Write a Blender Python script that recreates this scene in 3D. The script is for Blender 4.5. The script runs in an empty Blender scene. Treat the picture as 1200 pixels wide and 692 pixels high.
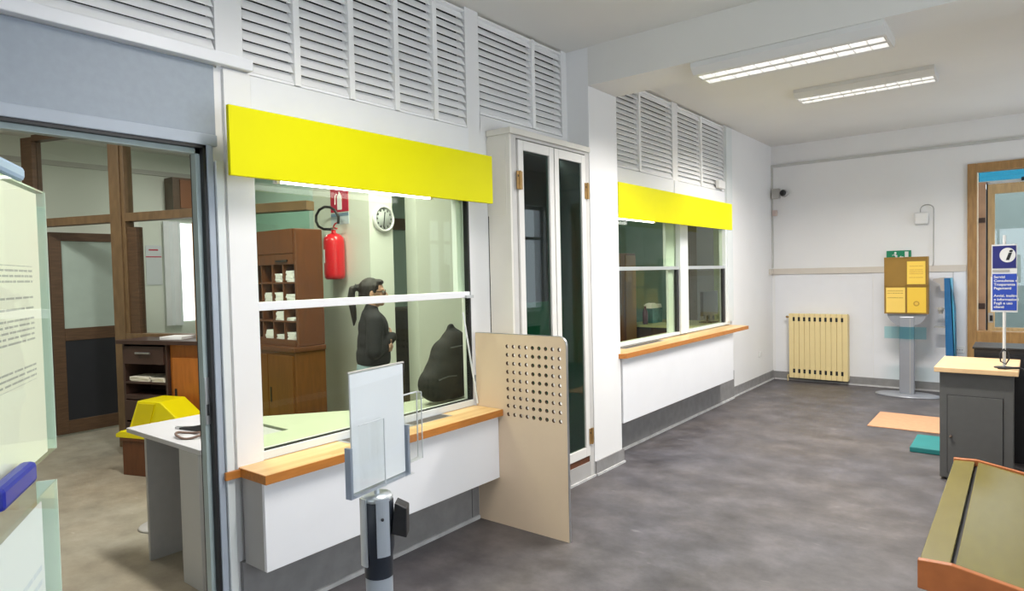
import bpy, bmesh, math, random
from mathutils import Vector, Matrix
random.seed(7)
PI = math.pi
scene = bpy.context.scene
COL = scene.collection

# ------------------------------------------------------------------ camera
def aim(yaw, pitch, roll):
    F = Vector((math.sin(yaw)*math.cos(pitch), math.cos(yaw)*math.cos(pitch), math.sin(pitch)))
    R0 = Vector((math.cos(yaw), -math.sin(yaw), 0)); U0 = R0.cross(F)
    R = R0*math.cos(roll)+U0*math.sin(roll); U = U0*math.cos(roll)-R0*math.sin(roll)
    return Matrix((R, U, -F)).transposed()
cam_data = bpy.data.cameras.new('camera'); cam = bpy.data.objects.new('camera', cam_data); COL.objects.link(cam)
cam_data.sensor_width = 36.0; cam_data.lens = 36.0*760.963/1200.0
cam_data.clip_start = .05; cam_data.clip_end = 200
cam.matrix_world = Matrix.Translation((0, 0, 1.6)) @ aim(-0.667160, -0.0333441, -0.0227703).to_4x4()
scene.camera = cam

# ------------------------------------------------------------------ sky, exposure
world = bpy.data.worlds.new('sky'); scene.world = world; world.use_nodes = True
bgn = world.node_tree.nodes['Background']
bgn.inputs[0].default_value = (.82, .91, 1.0, 1); bgn.inputs[1].default_value = 4.4
scene.view_settings.view_transform = 'Standard'; scene.view_settings.look = 'None'
scene.view_settings.gamma = 1; scene.view_settings.use_curve_mapping = False
scene.view_settings.exposure = -0.06
scene.cycles.max_bounces = 9; scene.cycles.diffuse_bounces = 5; scene.cycles.transparent_max_bounces = 24
TUBE = 3.5          # luminance of the fluorescent tubes

# ------------------------------------------------------------------ materials
MATS = {}
def new_mat(name):
    m = bpy.data.materials.new(name); m.use_nodes = True
    nt = m.node_tree; return m, nt, nt.nodes['Principled BSDF']
def mat(name, col, rough=.6, metal=0., var=.04, scale=6., bump=0., spec=.5, col2=None, stretch=None, detail=4.):
    if name in MATS: return MATS[name]
    m, nt, b = new_mat(name); N = nt.nodes; L = nt.links
    b.inputs['Roughness'].default_value = rough; b.inputs['Metallic'].default_value = metal
    b.inputs['Specular IOR Level'].default_value = spec
    tc = N.new('ShaderNodeTexCoord'); mp = N.new('ShaderNodeMapping'); no = N.new('ShaderNodeTexNoise')
    L.new(tc.outputs['Object'], mp.inputs[0]); L.new(mp.outputs[0], no.inputs['Vector'])
    if stretch: mp.inputs['Scale'].default_value = stretch
    no.inputs['Scale'].default_value = scale; no.inputs['Detail'].default_value = detail
    rp = N.new('ShaderNodeValToRGB'); L.new(no.outputs['Fac'], rp.inputs[0])
    c = Vector(col); c2 = Vector(col2) if col2 else c*(1+var); c1 = c*(1-var) if not col2 else c
    rp.color_ramp.elements[0].position = .33; rp.color_ramp.elements[1].position = .67
    rp.color_ramp.elements[0].color = (*c1, 1); rp.color_ramp.elements[1].color = (*c2, 1)
    L.new(rp.outputs[0], b.inputs['Base Color'])
    if bump:
        bp = N.new('ShaderNodeBump'); bp.inputs['Strength'].default_value = bump; bp.inputs['Distance'].default_value = .01
        L.new(no.outputs['Fac'], bp.inputs['Height']); L.new(bp.outputs[0], b.inputs['Normal'])
    MATS[name] = m; return m
def emit(name, col, strength):
    m, nt, b = new_mat(name)
    b.inputs['Base Color'].default_value = (*col, 1)
    b.inputs['Emission Color'].default_value = (*col, 1); b.inputs['Emission Strength'].default_value = strength
    return m
def glass(name, tint, base=.04, power=4.5, gain=.9, rough=.02):
    m = bpy.data.materials.new(name); m.use_nodes = True; nt = m.node_tree; nt.nodes.clear(); N = nt.nodes; L = nt.links
    out = N.new('ShaderNodeOutputMaterial'); mix = N.new('ShaderNodeMixShader'); tr = N.new('ShaderNodeBsdfTransparent'); gl = N.new('ShaderNodeBsdfGlossy')
    tr.inputs[0].default_value = (*tint, 1); gl.inputs['Roughness'].default_value = rough; gl.inputs[0].default_value = (1, 1, 1, 1)
    lw = N.new('ShaderNodeLayerWeight'); lw.inputs['Blend'].default_value = .5
    p = N.new('ShaderNodeMath'); p.operation = 'POWER'; p.inputs[1].default_value = power; L.new(lw.outputs['Facing'], p.inputs[0])
    a = N.new('ShaderNodeMath'); a.operation = 'MULTIPLY_ADD'; a.inputs[1].default_value = gain; a.inputs[2].default_value = base; a.use_clamp = True
    L.new(p.outputs[0], a.inputs[0]); L.new(a.outputs[0], mix.inputs[0]); L.new(tr.outputs[0], mix.inputs[1]); L.new(gl.outputs[0], mix.inputs[2])
    L.new(mix.outputs[0], out.inputs[0]); return m

WALL = mat('white wall paint', (.80, .80, .80), .55, var=.012, scale=2.5, bump=.02)
CEIL = mat('ceiling paint', (.74, .73, .70), .8, var=.015, scale=1.5)
WHITE = mat('white lacquer', (.80, .81, .84), .35, var=.01)
OFFWHITE = mat('cream white lacquer', (.72, .71, .68), .4, var=.015)
SLAT = mat('slat grey white', (.90, .90, .90), .32, var=.01)
ALU = mat('aluminium', (.62, .66, .68), .35, metal=.6, var=.03)
ALUL = mat('pale aluminium frame', (.70, .74, .74), .35, var=.02)
GREYP = mat('blue grey laminate', (.30, .345, .40), .5, var=.03, scale=30)
STEELB = mat('blue grey steel frame', (.38, .43, .50), .45, var=.02)
PLINTH = mat('grey plinth', (.255, .25, .25), .45, var=.10, scale=12)
BEAD = mat('pale floor bead', (.52, .52, .52), .6, var=.15, scale=9)
YELLOW = mat('yellow fascia', (.70, .665, .0), .5, var=.008, spec=.15)
BLACK = mat('black plastic', (.012, .012, .014), .45, var=.2)
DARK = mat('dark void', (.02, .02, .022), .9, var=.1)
SIDEP = mat('beige grey side panel', (.40, .39, .38), .5, var=.03)
HOLEP = mat('beige perforated laminate', (.66, .52, .37), .45, var=.03, scale=3)
STEEL = mat('brushed steel', (.55, .56, .57), .3, metal=.9, var=.06, scale=40, stretch=(1, 12, 1))
BRASS = mat('brass hinge', (.42, .26, .10), .35, metal=.7, var=.15, scale=30)
BROWNW = mat('brown timber frame', (.10, .055, .028), .45, var=.18, scale=7, stretch=(1, 1, 8))
BROWNL = mat('tan timber frame', (.17, .105, .05), .45, var=.15, scale=7, stretch=(3, 3, 1))
OCHREW = mat('ochre door timber', (.36, .20, .07), .4, var=.15, scale=6, stretch=(6, 6, 1))
TANW = mat('light tan door timber', (.52, .36, .18), .4, var=.12, scale=6, stretch=(6, 6, 1))
REDW = mat('red brown cabinet wood', (.125, .040, .012), .4, var=.14, scale=5, stretch=(6, 6, 1))
ORANGEW = mat('orange brown cabinet wood', (.40, .13, .02), .4, var=.12, scale=5, stretch=(6, 6, 1))
DARKW = mat('dark cabinet wood', (.055, .028, .022), .4, var=.15, scale=5)
GREYL = mat('grey desk laminate', (.42, .42, .42), .5, var=.03, scale=20)
GREYD = mat('dark grey cabinet laminate', (.095, .095, .092), .5, var=.04, scale=20)
BIRCH = mat('pale birch top', (.74, .50, .27), .4, var=.07, scale=6, stretch=(1.5, 9, 1.5))
PINK = mat('rosy timber edge', (.45, .27, .17), .5, var=.1)
PAPER = mat('white paper', (.90, .91, .92), .8, var=.02)
CREAM = mat('cream radiator enamel', (.80, .65, .33), .4, var=.02)
RED = mat('red enamel', (.58, .012, .02), .28, var=.04)
SIGNRED = mat('red sign print', (.52, .015, .06), .4, var=.03)
BLUE = mat('blue sign print', (.018, .06, .42), .35, var=.05)
NAVY = mat('navy sign print', (.012, .014, .16), .35, var=.05)
TEAL = mat('teal foam', (.015, .20, .20), .6, var=.06)
PEACH = mat('peach mat', (.58, .31, .17), .7, var=.05, scale=20)
GREEN = mat('green sign print', (.0, .22, .10), .4, var=.04)
OLIVE = mat('olive gold bench laminate', (.185, .155, .045), .27, var=.05, scale=4, stretch=(4, 1, 4))
BENCHO = mat('orange bench timber', (.42, .135, .04), .38, var=.12, scale=5, stretch=(2, 8, 2))
OCHREB = mat('ochre board', (.27, .15, .02), .6, var=.05)
YPAPER = mat('yellow leaflet paper', (.78, .52, .06), .7, var=.06, scale=10)
POSTG = mat('light grey post paint', (.36, .39, .43), .4, var=.03)
TOTEMG = mat('silver totem paint', (.32, .335, .37), .35, metal=.3, var=.03)
PLASTW = mat('white plastic', (.75, .75, .74), .45, var=.02)
PLASTG = mat('grey plastic', (.42, .41, .39), .5, var=.04)
BLUEP = mat('blue cardboard', (.01, .12, .30), .4, var=.08)
CRATEY = mat('yellow crate plastic', (.85, .74, .0), .4, var=.02)
BACKP = mat('black woven cloth', (.005, .005, .006), .8, var=.3, scale=40)
SKIN = mat('skin', (.50, .28, .19), .5, var=.05)
HAIR = mat('dark hair', (.012, .008, .007), .4, var=.4, scale=60, stretch=(8, 8, 1), bump=.4)
KNIT = mat('black sweater knit', (.008, .008, .011), .85, var=.3, scale=50)
JEANS = mat('light blue denim', (.30, .41, .46), .8, var=.12, scale=30)
CURTAIN = mat('bright sheer curtain', (.85, .87, .9), .8, var=.03)
OWALL = mat('office wall paint', (.74, .78, .70), .6, var=.02, scale=2)
OWALLT = mat('teal grey office wall', (.42, .56, .52), .6, var=.04, scale=2)
GFROST = mat('green panel', (.12, .50, .30), .4, var=.05)
LIGHTM = mat('luminaire enamel', (.70, .70, .69), .4, var=.01)
REFL = mat('luminaire reflector', (.85, .85, .85), .25, metal=.3, var=.01)
TUBEM = emit('lit fluorescent tube', (1.0, .97, .92), TUBE)
TUBES = emit('lit counter tube', (1.0, .98, .95), 9.0)
PANE = glass('counter glass', (.90, .945, .86), .012, 5.0, .5)
PANED = glass('dark booth glass', (.42, .52, .48), .03, 4.5, .6)
PANEC = glass('clear window glass', (.96, .98, .97), .04)
ACRYL = glass('clear acrylic', (.985, .99, .99), .03, 4.0, .5)
ACRYLG = glass('greenish acrylic', (.97, .99, .96), .02, 5.0, .25)
ACRYLT = glass('turquoise acrylic', (.85, .97, .985), .05, 3.0, .7)

def shelf_wood():
    m, nt, b = new_mat('glued pine strips'); N = nt.nodes; L = nt.links
    b.inputs['Roughness'].default_value = .35
    tc = N.new('ShaderNodeTexCoord'); mp = N.new('ShaderNodeMapping'); L.new(tc.outputs['Object'], mp.inputs[0])
    mp.inputs['Scale'].default_value = (26, 1.6, 26)
    vo = N.new('ShaderNodeTexVoronoi'); vo.distance = 'CHEBYCHEV'; vo.inputs['Scale'].default_value = 1.0; vo.inputs['Randomness'].default_value = .6
    L.new(mp.outputs[0], vo.inputs['Vector'])
    rp = N.new('ShaderNodeValToRGB'); L.new(vo.outputs['Color'], rp.inputs[0])
    rp.color_ramp.elements[0].color = (.62, .37, .14, 1); rp.color_ramp.elements[1].color = (.80, .56, .28, 1)
    L.new(rp.outputs[0], b.inputs['Base Color']); return m
PINE = shelf_wood()
EDGE = mat('orange shelf edge', (.46, .17, .03), .4, var=.12, scale=6, stretch=(10, 1.5, 10))

def floor_mat(name, dark, mid, light, bluish, rough, sc):
    m, nt, b = new_mat(name); N = nt.nodes; L = nt.links
    tc = N.new('ShaderNodeTexCoord')
    def noise(scale, stretch=(1, 1, 1), detail=6, rg=.6):
        mp = N.new('ShaderNodeMapping'); mp.inputs['Scale'].default_value = stretch; L.new(tc.outputs['Object'], mp.inputs[0])
        n = N.new('ShaderNodeTexNoise'); n.inputs['Scale'].default_value = scale; n.inputs['Detail'].default_value = detail; n.inputs['Roughness'].default_value = rg
        L.new(mp.outputs[0], n.inputs['Vector']); return n
    a = noise(sc, (1, 1.1, 1), 9, .68); rp = N.new('ShaderNodeValToRGB'); L.new(a.outputs['Fac'], rp.inputs[0])
    e = rp.color_ramp.elements; e[0].position = .30; e[0].color = (*dark, 1); e[1].position = .72; e[1].color = (*light, 1)
    x = e.new(.5); x.color = (*mid, 1)
    d = noise(.7, (1, 1, 1), 3); rp2 = N.new('ShaderNodeValToRGB'); L.new(d.outputs['Fac'], rp2.inputs[0])
    rp2.color_ramp.elements[0].position = .35; rp2.color_ramp.elements[1].position = .65
    rp2.color_ramp.elements[0].color = (1, .95, .89, 1); rp2.color_ramp.elements[1].color = (*bluish, 1)
    mx = N.new('ShaderNodeMix'); mx.data_type = 'RGBA'; mx.blend_type = 'MULTIPLY'; mx.inputs[0].default_value = .8
    L.new(rp.outputs[0], mx.inputs[6]); L.new(rp2.outputs[0], mx.inputs[7])
    # scattered pale scuffs
    s = noise(9, (.5, 1.3, 1), 3, .5); rs = N.new('ShaderNodeValToRGB'); L.new(s.outputs['Fac'], rs.inputs[0])
    rs.color_ramp.elements[0].position = .70; rs.color_ramp.elements[0].color = (0, 0, 0, 1); rs.color_ramp.elements[1].position = .80; rs.color_ramp.elements[1].color = (.12, .12, .12, 1)
    ad = N.new('ShaderNodeMix'); ad.data_type = 'RGBA'; ad.blend_type = 'ADD'; ad.inputs[0].default_value = 1
    L.new(mx.outputs[2], ad.inputs[6]); L.new(rs.outputs[0], ad.inputs[7]); L.new(ad.outputs[2], b.inputs['Base Color'])
    mr = N.new('ShaderNodeMapRange'); L.new(a.outputs['Fac'], mr.inputs[0]); mr.inputs[3].default_value = rough-.08; mr.inputs[4].default_value = rough+.12
    L.new(mr.outputs[0], b.inputs['Roughness'])
    bp = N.new('ShaderNodeBump'); bp.inputs['Strength'].default_value = .06; bp.inputs['Distance'].default_value = .01; L.new(a.outputs['Fac'], bp.inputs['Height']); L.new(bp.outputs[0], b.inputs['Normal'])
    return m
FLOOR = floor_mat('worn dark vinyl', (.050, .045, .047), (.098, .090, .091), (.165, .152, .155), (.82, .87, 1.0), .45, 3.2)
OFLOOR = floor_mat('pale marbled office floor', (.26, .23, .18), (.36, .32, .25), (.46, .42, .34), (.85, .92, .95), .4, 3.5)

def print_mat(name, paper, ink, lines, x0, x1, seed=0., strength=.8, zones=None):
    """flat print: rows of illegible words, laid out in the sheet's own generated coordinates (x across, z up)"""
    m, nt, b = new_mat(name); N = nt.nodes; L = nt.links
    b.inputs['Roughness'].default_value = .6
    tc = N.new('ShaderNodeTexCoord'); sp = N.new('ShaderNodeSeparateXYZ'); L.new(tc.outputs['Generated'], sp.inputs[0])
    def M(op, a, bb=None, c=None):
        n = N.new('ShaderNodeMath'); n.operation = op
        for i, v in enumerate((a, bb, c)):
            if v is None: continue
            if isinstance(v, (int, float)): n.inputs[i].default_value = v
            else: L.new(v, n.inputs[i])
        return n.outputs[0]
    X = M('MAXIMUM', sp.outputs[0], sp.outputs[1]) if False else sp.outputs[0]; Z = sp.outputs[2]
    zl = M('MULTIPLY', Z, lines); row = M('FLOOR', zl); fr = M('FRACT', zl)
    band = M('MULTIPLY', M('GREATER_THAN', fr, .3), M('LESS_THAN', fr, .68))
    cmb = N.new('ShaderNodeCombineXYZ'); L.new(M('MULTIPLY', X, 26.), cmb.inputs[0]); L.new(M('ADD', row, seed), cmb.inputs[1])
    wn = N.new('ShaderNodeTexNoise'); wn.inputs['Scale'].default_value = 1.; wn.inputs['Detail'].default_value = 1.; L.new(cmb.outputs[0], wn.inputs['Vector'])
    words = M('GREATER_THAN', wn.outputs['Fac'], .42)
    wh = N.new('ShaderNodeTexWhiteNoise'); wh.noise_dimensions = '1D'; L.new(M('ADD', row, seed*3.1), wh.inputs['W'])
    rowon = M('GREATER_THAN', wh.outputs['Value'], .38)
    mask = M('MULTIPLY', M('MULTIPLY', M('MULTIPLY', band, words), rowon), M('MULTIPLY', M('GREATER_THAN', X, x0), M('LESS_THAN', X, x1)))
    zz = None
    for (a0, a1) in (zones or ((.12, .9),)):
        z_ = M('MULTIPLY', M('GREATER_THAN', Z, a0), M('LESS_THAN', Z, a1)); zz = z_ if zz is None else M('MAXIMUM', zz, z_)
    mask = M('MULTIPLY', M('MULTIPLY', mask, zz), strength)
    mx = N.new('ShaderNodeMix'); mx.data_type = 'RGBA'; L.new(mask, mx.inputs[0]); mx.inputs[6].default_value = (*paper, 1); mx.inputs[7].default_value = (*ink, 1)
    L.new(mx.outputs[2], b.inputs['Base Color']); return m

# ------------------------------------------------------------------ mesh helpers
class MB:
    def __init__(s): s.v = []; s.f = []; s.sm = []
    def add(s, vs, fs, smooth=False):
        n = len(s.v); s.v += [tuple(v) for v in vs]; s.f += [tuple(i+n for i in f) for f in fs]; s.sm += [smooth]*len(fs); return s
    def box(s, x0, x1, y0, y1, z0, z1):
        x0, x1 = min(x0, x1), max(x0, x1); y0, y1 = min(y0, y1), max(y0, y1); z0, z1 = min(z0, z1), max(z0, z1)
        return s.add([(x0,y0,z0),(x1,y0,z0),(x1,y1,z0),(x0,y1,z0),(x0,y0,z1),(x1,y0,z1),(x1,y1,z1),(x0,y1,z1)],
                     [(0,3,2,1),(4,5,6,7),(0,1,5,4),(1,2,6,5),(2,3,7,6),(3,0,4,7)])
    def prism(s, poly, axis, a, b):
        """poly: 2-D points counter-clockwise in the two other axes (order xyz minus axis), pushed from a to b"""
        n = len(poly)
        def P(p, t):
            return {0: (t, p[0], p[1]), 1: (p[0], t, p[1]), 2: (p[0], p[1], t)}[axis]
        vs = [P(p, a) for p in poly]+[P(p, b) for p in poly]
        fs = [tuple(range(n))[::-1], tuple(range(n, 2*n))]+[(i, (i+1) % n, n+(i+1) % n, n+i) for i in range(n)]
        return s.add(vs, fs)
    def tube(s, pts, r, seg=10, cap=True):
        pts = [Vector(p) for p in pts]; n = len(pts); rr = r if isinstance(r, (list, tuple)) else [r]*n
        vs = []; fs = []; up = None
        for i, p in enumerate(pts):
            t = (pts[min(i+1, n-1)]-pts[max(i-1, 0)]).normalized()
            if up is None: up = Vector((0, 0, 1)) if abs(t.z) < .9 else Vector((1, 0, 0))
            a = t.cross(up).normalized(); b = a.cross(t).normalized(); up = b
            for k in range(seg):
                q = 2*PI*k/seg; vs.append(p+a*math.cos(q)*rr[i]+b*math.sin(q)*rr[i])
        for i in range(n-1):
            for k in range(seg):
                k2 = (k+1) % seg; fs.append((i*seg+k, i*seg+k2, (i+1)*seg+k2, (i+1)*seg+k))
        s.add(vs, fs, True)
        if cap: s.add(vs[:seg], [tuple(range(seg))[::-1]]); s.add(vs[-seg:], [tuple(range(seg))])
        return s
    def cyl(s, p0, p1, r, seg=20): return s.tube([p0, p1], r, seg)
    def lathe(s, prof, c=(0, 0, 0), seg=24, sx=1, sy=1):
        vs = [(c[0]+r*math.cos(2*PI*k/seg)*sx, c[1]+r*math.sin(2*PI*k/seg)*sy, c[2]+z) for r, z in prof for k in range(seg)]
        fs = [(i*seg+k, i*seg+(k+1) % seg, (i+1)*seg+(k+1) % seg, (i+1)*seg+k) for i in range(len(prof)-1) for k in range(seg)]
        s.add(vs, fs, True); s.add(vs[:seg], [tuple(range(seg))[::-1]]); s.add(vs[-seg:], [tuple(range(seg))]); return s
    def ball(s, c, r, seg=16, rings=10, rot=None):
        r = r if isinstance(r, (tuple, list)) else (r, r, r); vs = []; c = Vector(c)
        for i in range(rings+1):
            th = PI*(i+.001)/(rings+.002)
            for k in range(seg):
                p = Vector((r[0]*math.sin(th)*math.cos(2*PI*k/seg), r[1]*math.sin(th)*math.sin(2*PI*k/seg), -r[2]*math.cos(th)))
                if rot is not None: p = rot @ p
                vs.append(c+p)
        fs = [(i*seg+k, i*seg+(k+1) % seg, (i+1)*seg+(k+1) % seg, (i+1)*seg+k) for i in range(rings) for k in range(seg)]
        return s.add(vs, fs, True)
    def limb(s, pts, rs, seg=14):
        """tapered limb with round joints, to be fused by a voxel remesh"""
        for i in range(len(pts)-1): s.tube([pts[i], pts[i+1]], [rs[i], rs[i+1]], seg)
        for p, r in zip(pts, rs): s.ball(p, r, seg, 8)
        return s
    def mesh(s, name):
        me = bpy.data.meshes.new(name); me.from_pydata(s.v, [], s.f)
        me.polygons.foreach_set('use_smooth', s.sm); me.update(); return me
    def build(s, name, m, parent=None, bevel=0., **props):
        o = bpy.data.objects.new(name, s.mesh(name)); COL.objects.link(o); o.data.materials.append(m)
        if parent is not None: o.parent = parent
        if bevel: bv(o, bevel)
        for k, v in props.items(): o[k] = v
        return o
def bv(o, w, seg=2):
    md = o.modifiers.new('bevel', 'BEVEL'); md.width = w; md.segments = seg; md.limit_method = 'ANGLE'; return o
def fuse(o, voxel, smooth=0):
    md = o.modifiers.new('fuse', 'REMESH'); md.mode = 'VOXEL'; md.voxel_size = voxel; md.use_smooth_shade = True
    if smooth:
        sm = o.modifiers.new('soften', 'SMOOTH'); sm.iterations = smooth; sm.factor = .5
    return o
def box(name, m, parent, *a, bevel=0., **props): return MB().box(*a).build(name, m, parent, bevel, **props)
def tag(o, label, cat, group=None):
    o['label'] = label; o['category'] = cat
    if group: o['group'] = group
    return o
def thing(name, label, cat, loc=(0, 0, 0), rz=0., group=None):
    o = bpy.data.objects.new(name, None); COL.objects.link(o); o.empty_display_size = .1
    o.location = loc; o.rotation_euler = (0, 0, rz); return tag(o, label, cat, group)
def share(o, name, parent, loc=(0, 0, 0)):
    c = o.copy(); c.name = name; COL.objects.link(c); c.parent = parent; c.location = loc; return c
def copy_tree(o, parent=None):
    c = o.copy(); COL.objects.link(c); c.parent = parent
    for ch in list(o.children): copy_tree(ch, c)
    return c
def struct(name, m, mb, parent=None, bevel=0.): return mb.build(name, m, parent, bevel, kind='structure')
def text(name, body, size, m, parent, loc, rot, extrude=.0006, align='LEFT', bold=0., sx=1., shear=0.):
    cu = bpy.data.curves.new(name, 'FONT'); cu.body = body; cu.size = size; cu.extrude = extrude; cu.align_x = align; cu.offset = bold; cu.shear = shear
    tmp = bpy.data.objects.new('tmp', cu); COL.objects.link(tmp)
    me = bpy.data.meshes.new_from_object(tmp.evaluated_get(bpy.context.evaluated_depsgraph_get())); bpy.data.objects.remove(tmp)
    o = bpy.data.objects.new(name, me); COL.objects.link(o); me.materials.clear(); me.materials.append(m); o.parent = parent; o.location = loc; o.rotation_euler = rot
    o.scale = (sx, 1, 1); return o
FACE_Y = (PI/2, 0, 0)              # lettering that faces -Y
FACE_X = (PI/2, 0, PI/2)           # lettering that faces +X

WX = -2.84                         # counter wall plane
CZ = 3.33                          # ceiling
YB = 9.68                          # back wall
XR = 1.25                          # right wall
YF = -2.6                          # wall behind the camera

# ================================================================== SETTING
struct('floor', FLOOR, MB().box(-2.84, XR, YF, YB, -.1, 0))
struct('floor_office', OFLOOR, MB().box(-9.4, -2.84, YF, 12.2, -.1, 0))
struct('ceiling', CEIL, MB().box(-2.92, XR+.1, YF, YB+.5, CZ, CZ+.1))
struct('ceiling_office', CEIL, MB().box(-9.4, -2.92, YF, 12.2, CZ, CZ+.1))
struct('beam', CEIL, MB().box(-2.64, XR, 4.36, 4.80, 3.035, CZ))
struct('pillar', WALL, MB().box(-2.92, -2.64, 4.36, 4.80, 0, CZ), bevel=.004)

wl = MB()
W0 = -2.92
wl.box(W0, WX, YF, .30, 0, 2.55)                     # beyond the office door
wl.box(W0, WX, 1.466, 1.525, 0, 2.245); wl.box(W0, WX, 1.487, 1.525, 2.245, 2.55); wl.box(W0, WX, 3.30, 3.364, 0, 2.5)                 # jamb
wl.box(W0, WX+.02, 1.525, 1.655, .72, 2.55)          # white column left of the first window
wl.box(W0, WX, 1.525, 3.30, 0, .72)                  # below the counter
wl.box(W0, WX, 1.655, 3.17, 2.10, 2.55)              # above the window
wl.box(W0, WX, 3.17, 3.30, .72, 2.55)
wl.box(W0, WX, 1.505, 1.635, 2.55, CZ)               # posts between the louvres
wl.box(W0, WX, 3.175, 3.305, 2.55, CZ)
wl.box(W0, WX, 3.30, 4.36, 2.50, 2.66)
wl.box(W0, WX, 4.29, 4.36, 2.66, CZ)
wl.box(W0, WX, 4.80, 7.90, 0, .90)
wl.box(W0, WX, 4.80, 4.86, .90, CZ)
wl.box(W0, WX, 4.86, 7.90, 2.10, 2.53)
wl.box(W0, WX, 6.33, 6.46, 2.53, CZ)
wl.box(W0, WX, 7.79, YB, 2.53, CZ)
wl.box(W0, WX, 7.90, YB, 0, 2.53)
wl.box(W0, WX, YF, .30, 2.55, CZ)
struct('wall_left', WALL, wl)

# grey transom panel over the office door, ledge under the louvres
struct('trim_1', GREYP, MB().box(W0, WX+.006, .30, 1.487, 2.245, 2.555))
struct('trim_2', WHITE, MB().box(WX-.02, WX+.05, .0, 1.655, 2.558, 2.612), bevel=.004)
struct('trim_3', WHITE, MB().box(WX, WX+.012, 1.660, 3.172, 2.35, 2.548))
struct('trim_4', WHITE, MB().box(WX, WX+.012, 4.86, 6.325, 2.35, 2.525))
struct('trim_5', WHITE, MB().box(WX, WX+.012, 6.345, 7.78, 2.35, 2.525))
struct('trim_6', ALUL, MB().box(WX, WX+.03, 7.80, 7.99, .96, 3.31))

# office doorway (open, its leaf folded back outside the picture)
struct('door_1', STEELB, MB().box(W0-.03, WX+.02, .30, 1.487, 2.195, 2.245).box(W0-.03, WX+.02, 1.437, 1.466, 0, 2.195), bevel=.004)
d1 = bpy.data.objects['door_1']
struct('gasket', BLACK, MB().box(W0-.03, WX+.012, 1.424, 1.437, 0, 2.195).box(W0-.03, WX+.012, .30, 1.437, 2.182, 2.195), d1)
struct('stop_profile', mat('teal grey profile', (.36, .44, .44), .4), MB().box(W0+.02, WX-.02, 1.404, 1.424, 0, 2.182).box(W0+.02, WX-.02, .30, 1.424, 2.160, 2.182), d1)
box('strike_plate', STEEL, d1, WX-.020, WX-.014, 1.406, 1.424, .96, 1.17)
box('latch', BLACK, d1, WX-.014, WX-.012, 1.410, 1.420, 1.0, 1.05)
box('jamb_profile', ALUL, d1, WX, WX+.03, 1.470, 1.505, 0, 2.13, bevel=.003)

# plinths and skirting
def skirt(name, x0, x1, y0, y1, z1, front=None):
    o = struct(name, PLINTH, MB().box(x0, x1, y0, y1, 0, z1)); return o
skirt('baseboard_left', WX, WX+.028, 1.53, 3.17, .30)
bl = bpy.data.objects['baseboard_left']
box('bead', BEAD, bl, WX+.028, WX+.042, 1.53, 3.165, 0, .022)
box('joint', DARK, bl, WX+.028, WX+.029, 3.10, 3.104, .022, .30)
skirt('baseboard_left.001', WX, WX+.03, 4.81, 7.98, .345)
b2 = bpy.data.objects['baseboard_left.001']; box('bead', BEAD, b2, WX+.03, WX+.044, 4.82, 7.96, 0, .022)
skirt('baseboard_left.002', WX, WX+.012, 7.985, YB-.02, .125)
b3 = bpy.data.objects['baseboard_left.002']; box('bead', BEAD, b3, WX+.012, WX+.024, 7.985, YB-.03, 0, .018)
sk = struct('baseboard_pillar', PLINTH, MB().box(-2.64, -2.628, 4.36, 4.812, 0, .112).box(-2.80, -2.64, 4.80, 4.812, 0, .112))
box('bead', BEAD, sk, -2.628, -2.616, 4.36, 4.815, 0, .016)
skb = struct('baseboard_back', PLINTH, MB().box(WX+.012, -.53, YB-.014, YB, 0, .115))
box('bead', BEAD, skb, WX+.03, -.55, YB-.028, YB-.014, 0, .018)

# back wall with the entrance doorway
DXL, DXR, DZT = -.535, .95, 2.80
struct('wall_back', WALL, MB().box(W0, DXL, YB, YB+.12, 0, CZ).box(DXL, DXR, YB, YB+.12, DZT, CZ).box(DXR, XR+.1, YB, YB+.12, 0, CZ))
struct('trim_7', BEAD if False else mat('grey conduit trunking', (.52, .52, .50), .5, var=.02), MB().box(WX, DXR+.3, YB-.022, YB, 3.03, 3.065).box(WX, WX+.022, YB-.022, YB, 1.60, 3.03))
struct('trim_8', mat('beige wall rail', (.66, .61, .54), .5, var=.03), MB().box(WX, DXL-.01, YB-.022, YB, 1.505, 1.585).box(WX, WX+.02, YB-.17, YB-.022, 1.505, 1.585))
struct('trim_9', WHITE, MB().box(-1.55, DXL-.01, YB-.012, YB, .115, 1.50).box(-2.8, -1.56, YB-.006, YB, .115, 1.50))
struct('trim_10', mat('thin grey cable cover', (.45, .45, .45), .5), MB().box(-.682, -.672, YB-.022, YB-.012, .5, 1.50))

# right wall and front wall with the daylight windows (unseen, mostly added for light)
def holed_wall(name, axis, at, th, a0, a1, holes):
    mb = MB(); cur = a0
    def bx(u0, u1, z0, z1):
        if u1-u0 < 1e-4 or z1-z0 < 1e-4: return
        if axis == 0: mb.box(at, at+th, u0, u1, z0, z1)
        else: mb.box(u0, u1, at, at+th, z0, z1)
    for (h0, h1, z0, z1) in holes:
        bx(cur, h0, 0, CZ); bx(h0, h1, 0, z0); bx(h0, h1, z1, CZ); cur = h1
    bx(cur, a1, 0, CZ); return struct(name, WALL, mb)
HR = [(.2, 1.8, .95, 2.75), (2.2, 3.8, .95, 2.75), (6.9, 7.6, 1.2, 2.5), (8.1, 9.3, .95, 2.75)]
holed_wall('wall_right', 0, XR, .25, YF, YB+.12, HR)
HF = [(-1.3, .2, .9, 2.6)]
holed_wall('wall_front', 1, YF-.2, .2, -2.92, XR+.25, HF)
n = 1
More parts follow.
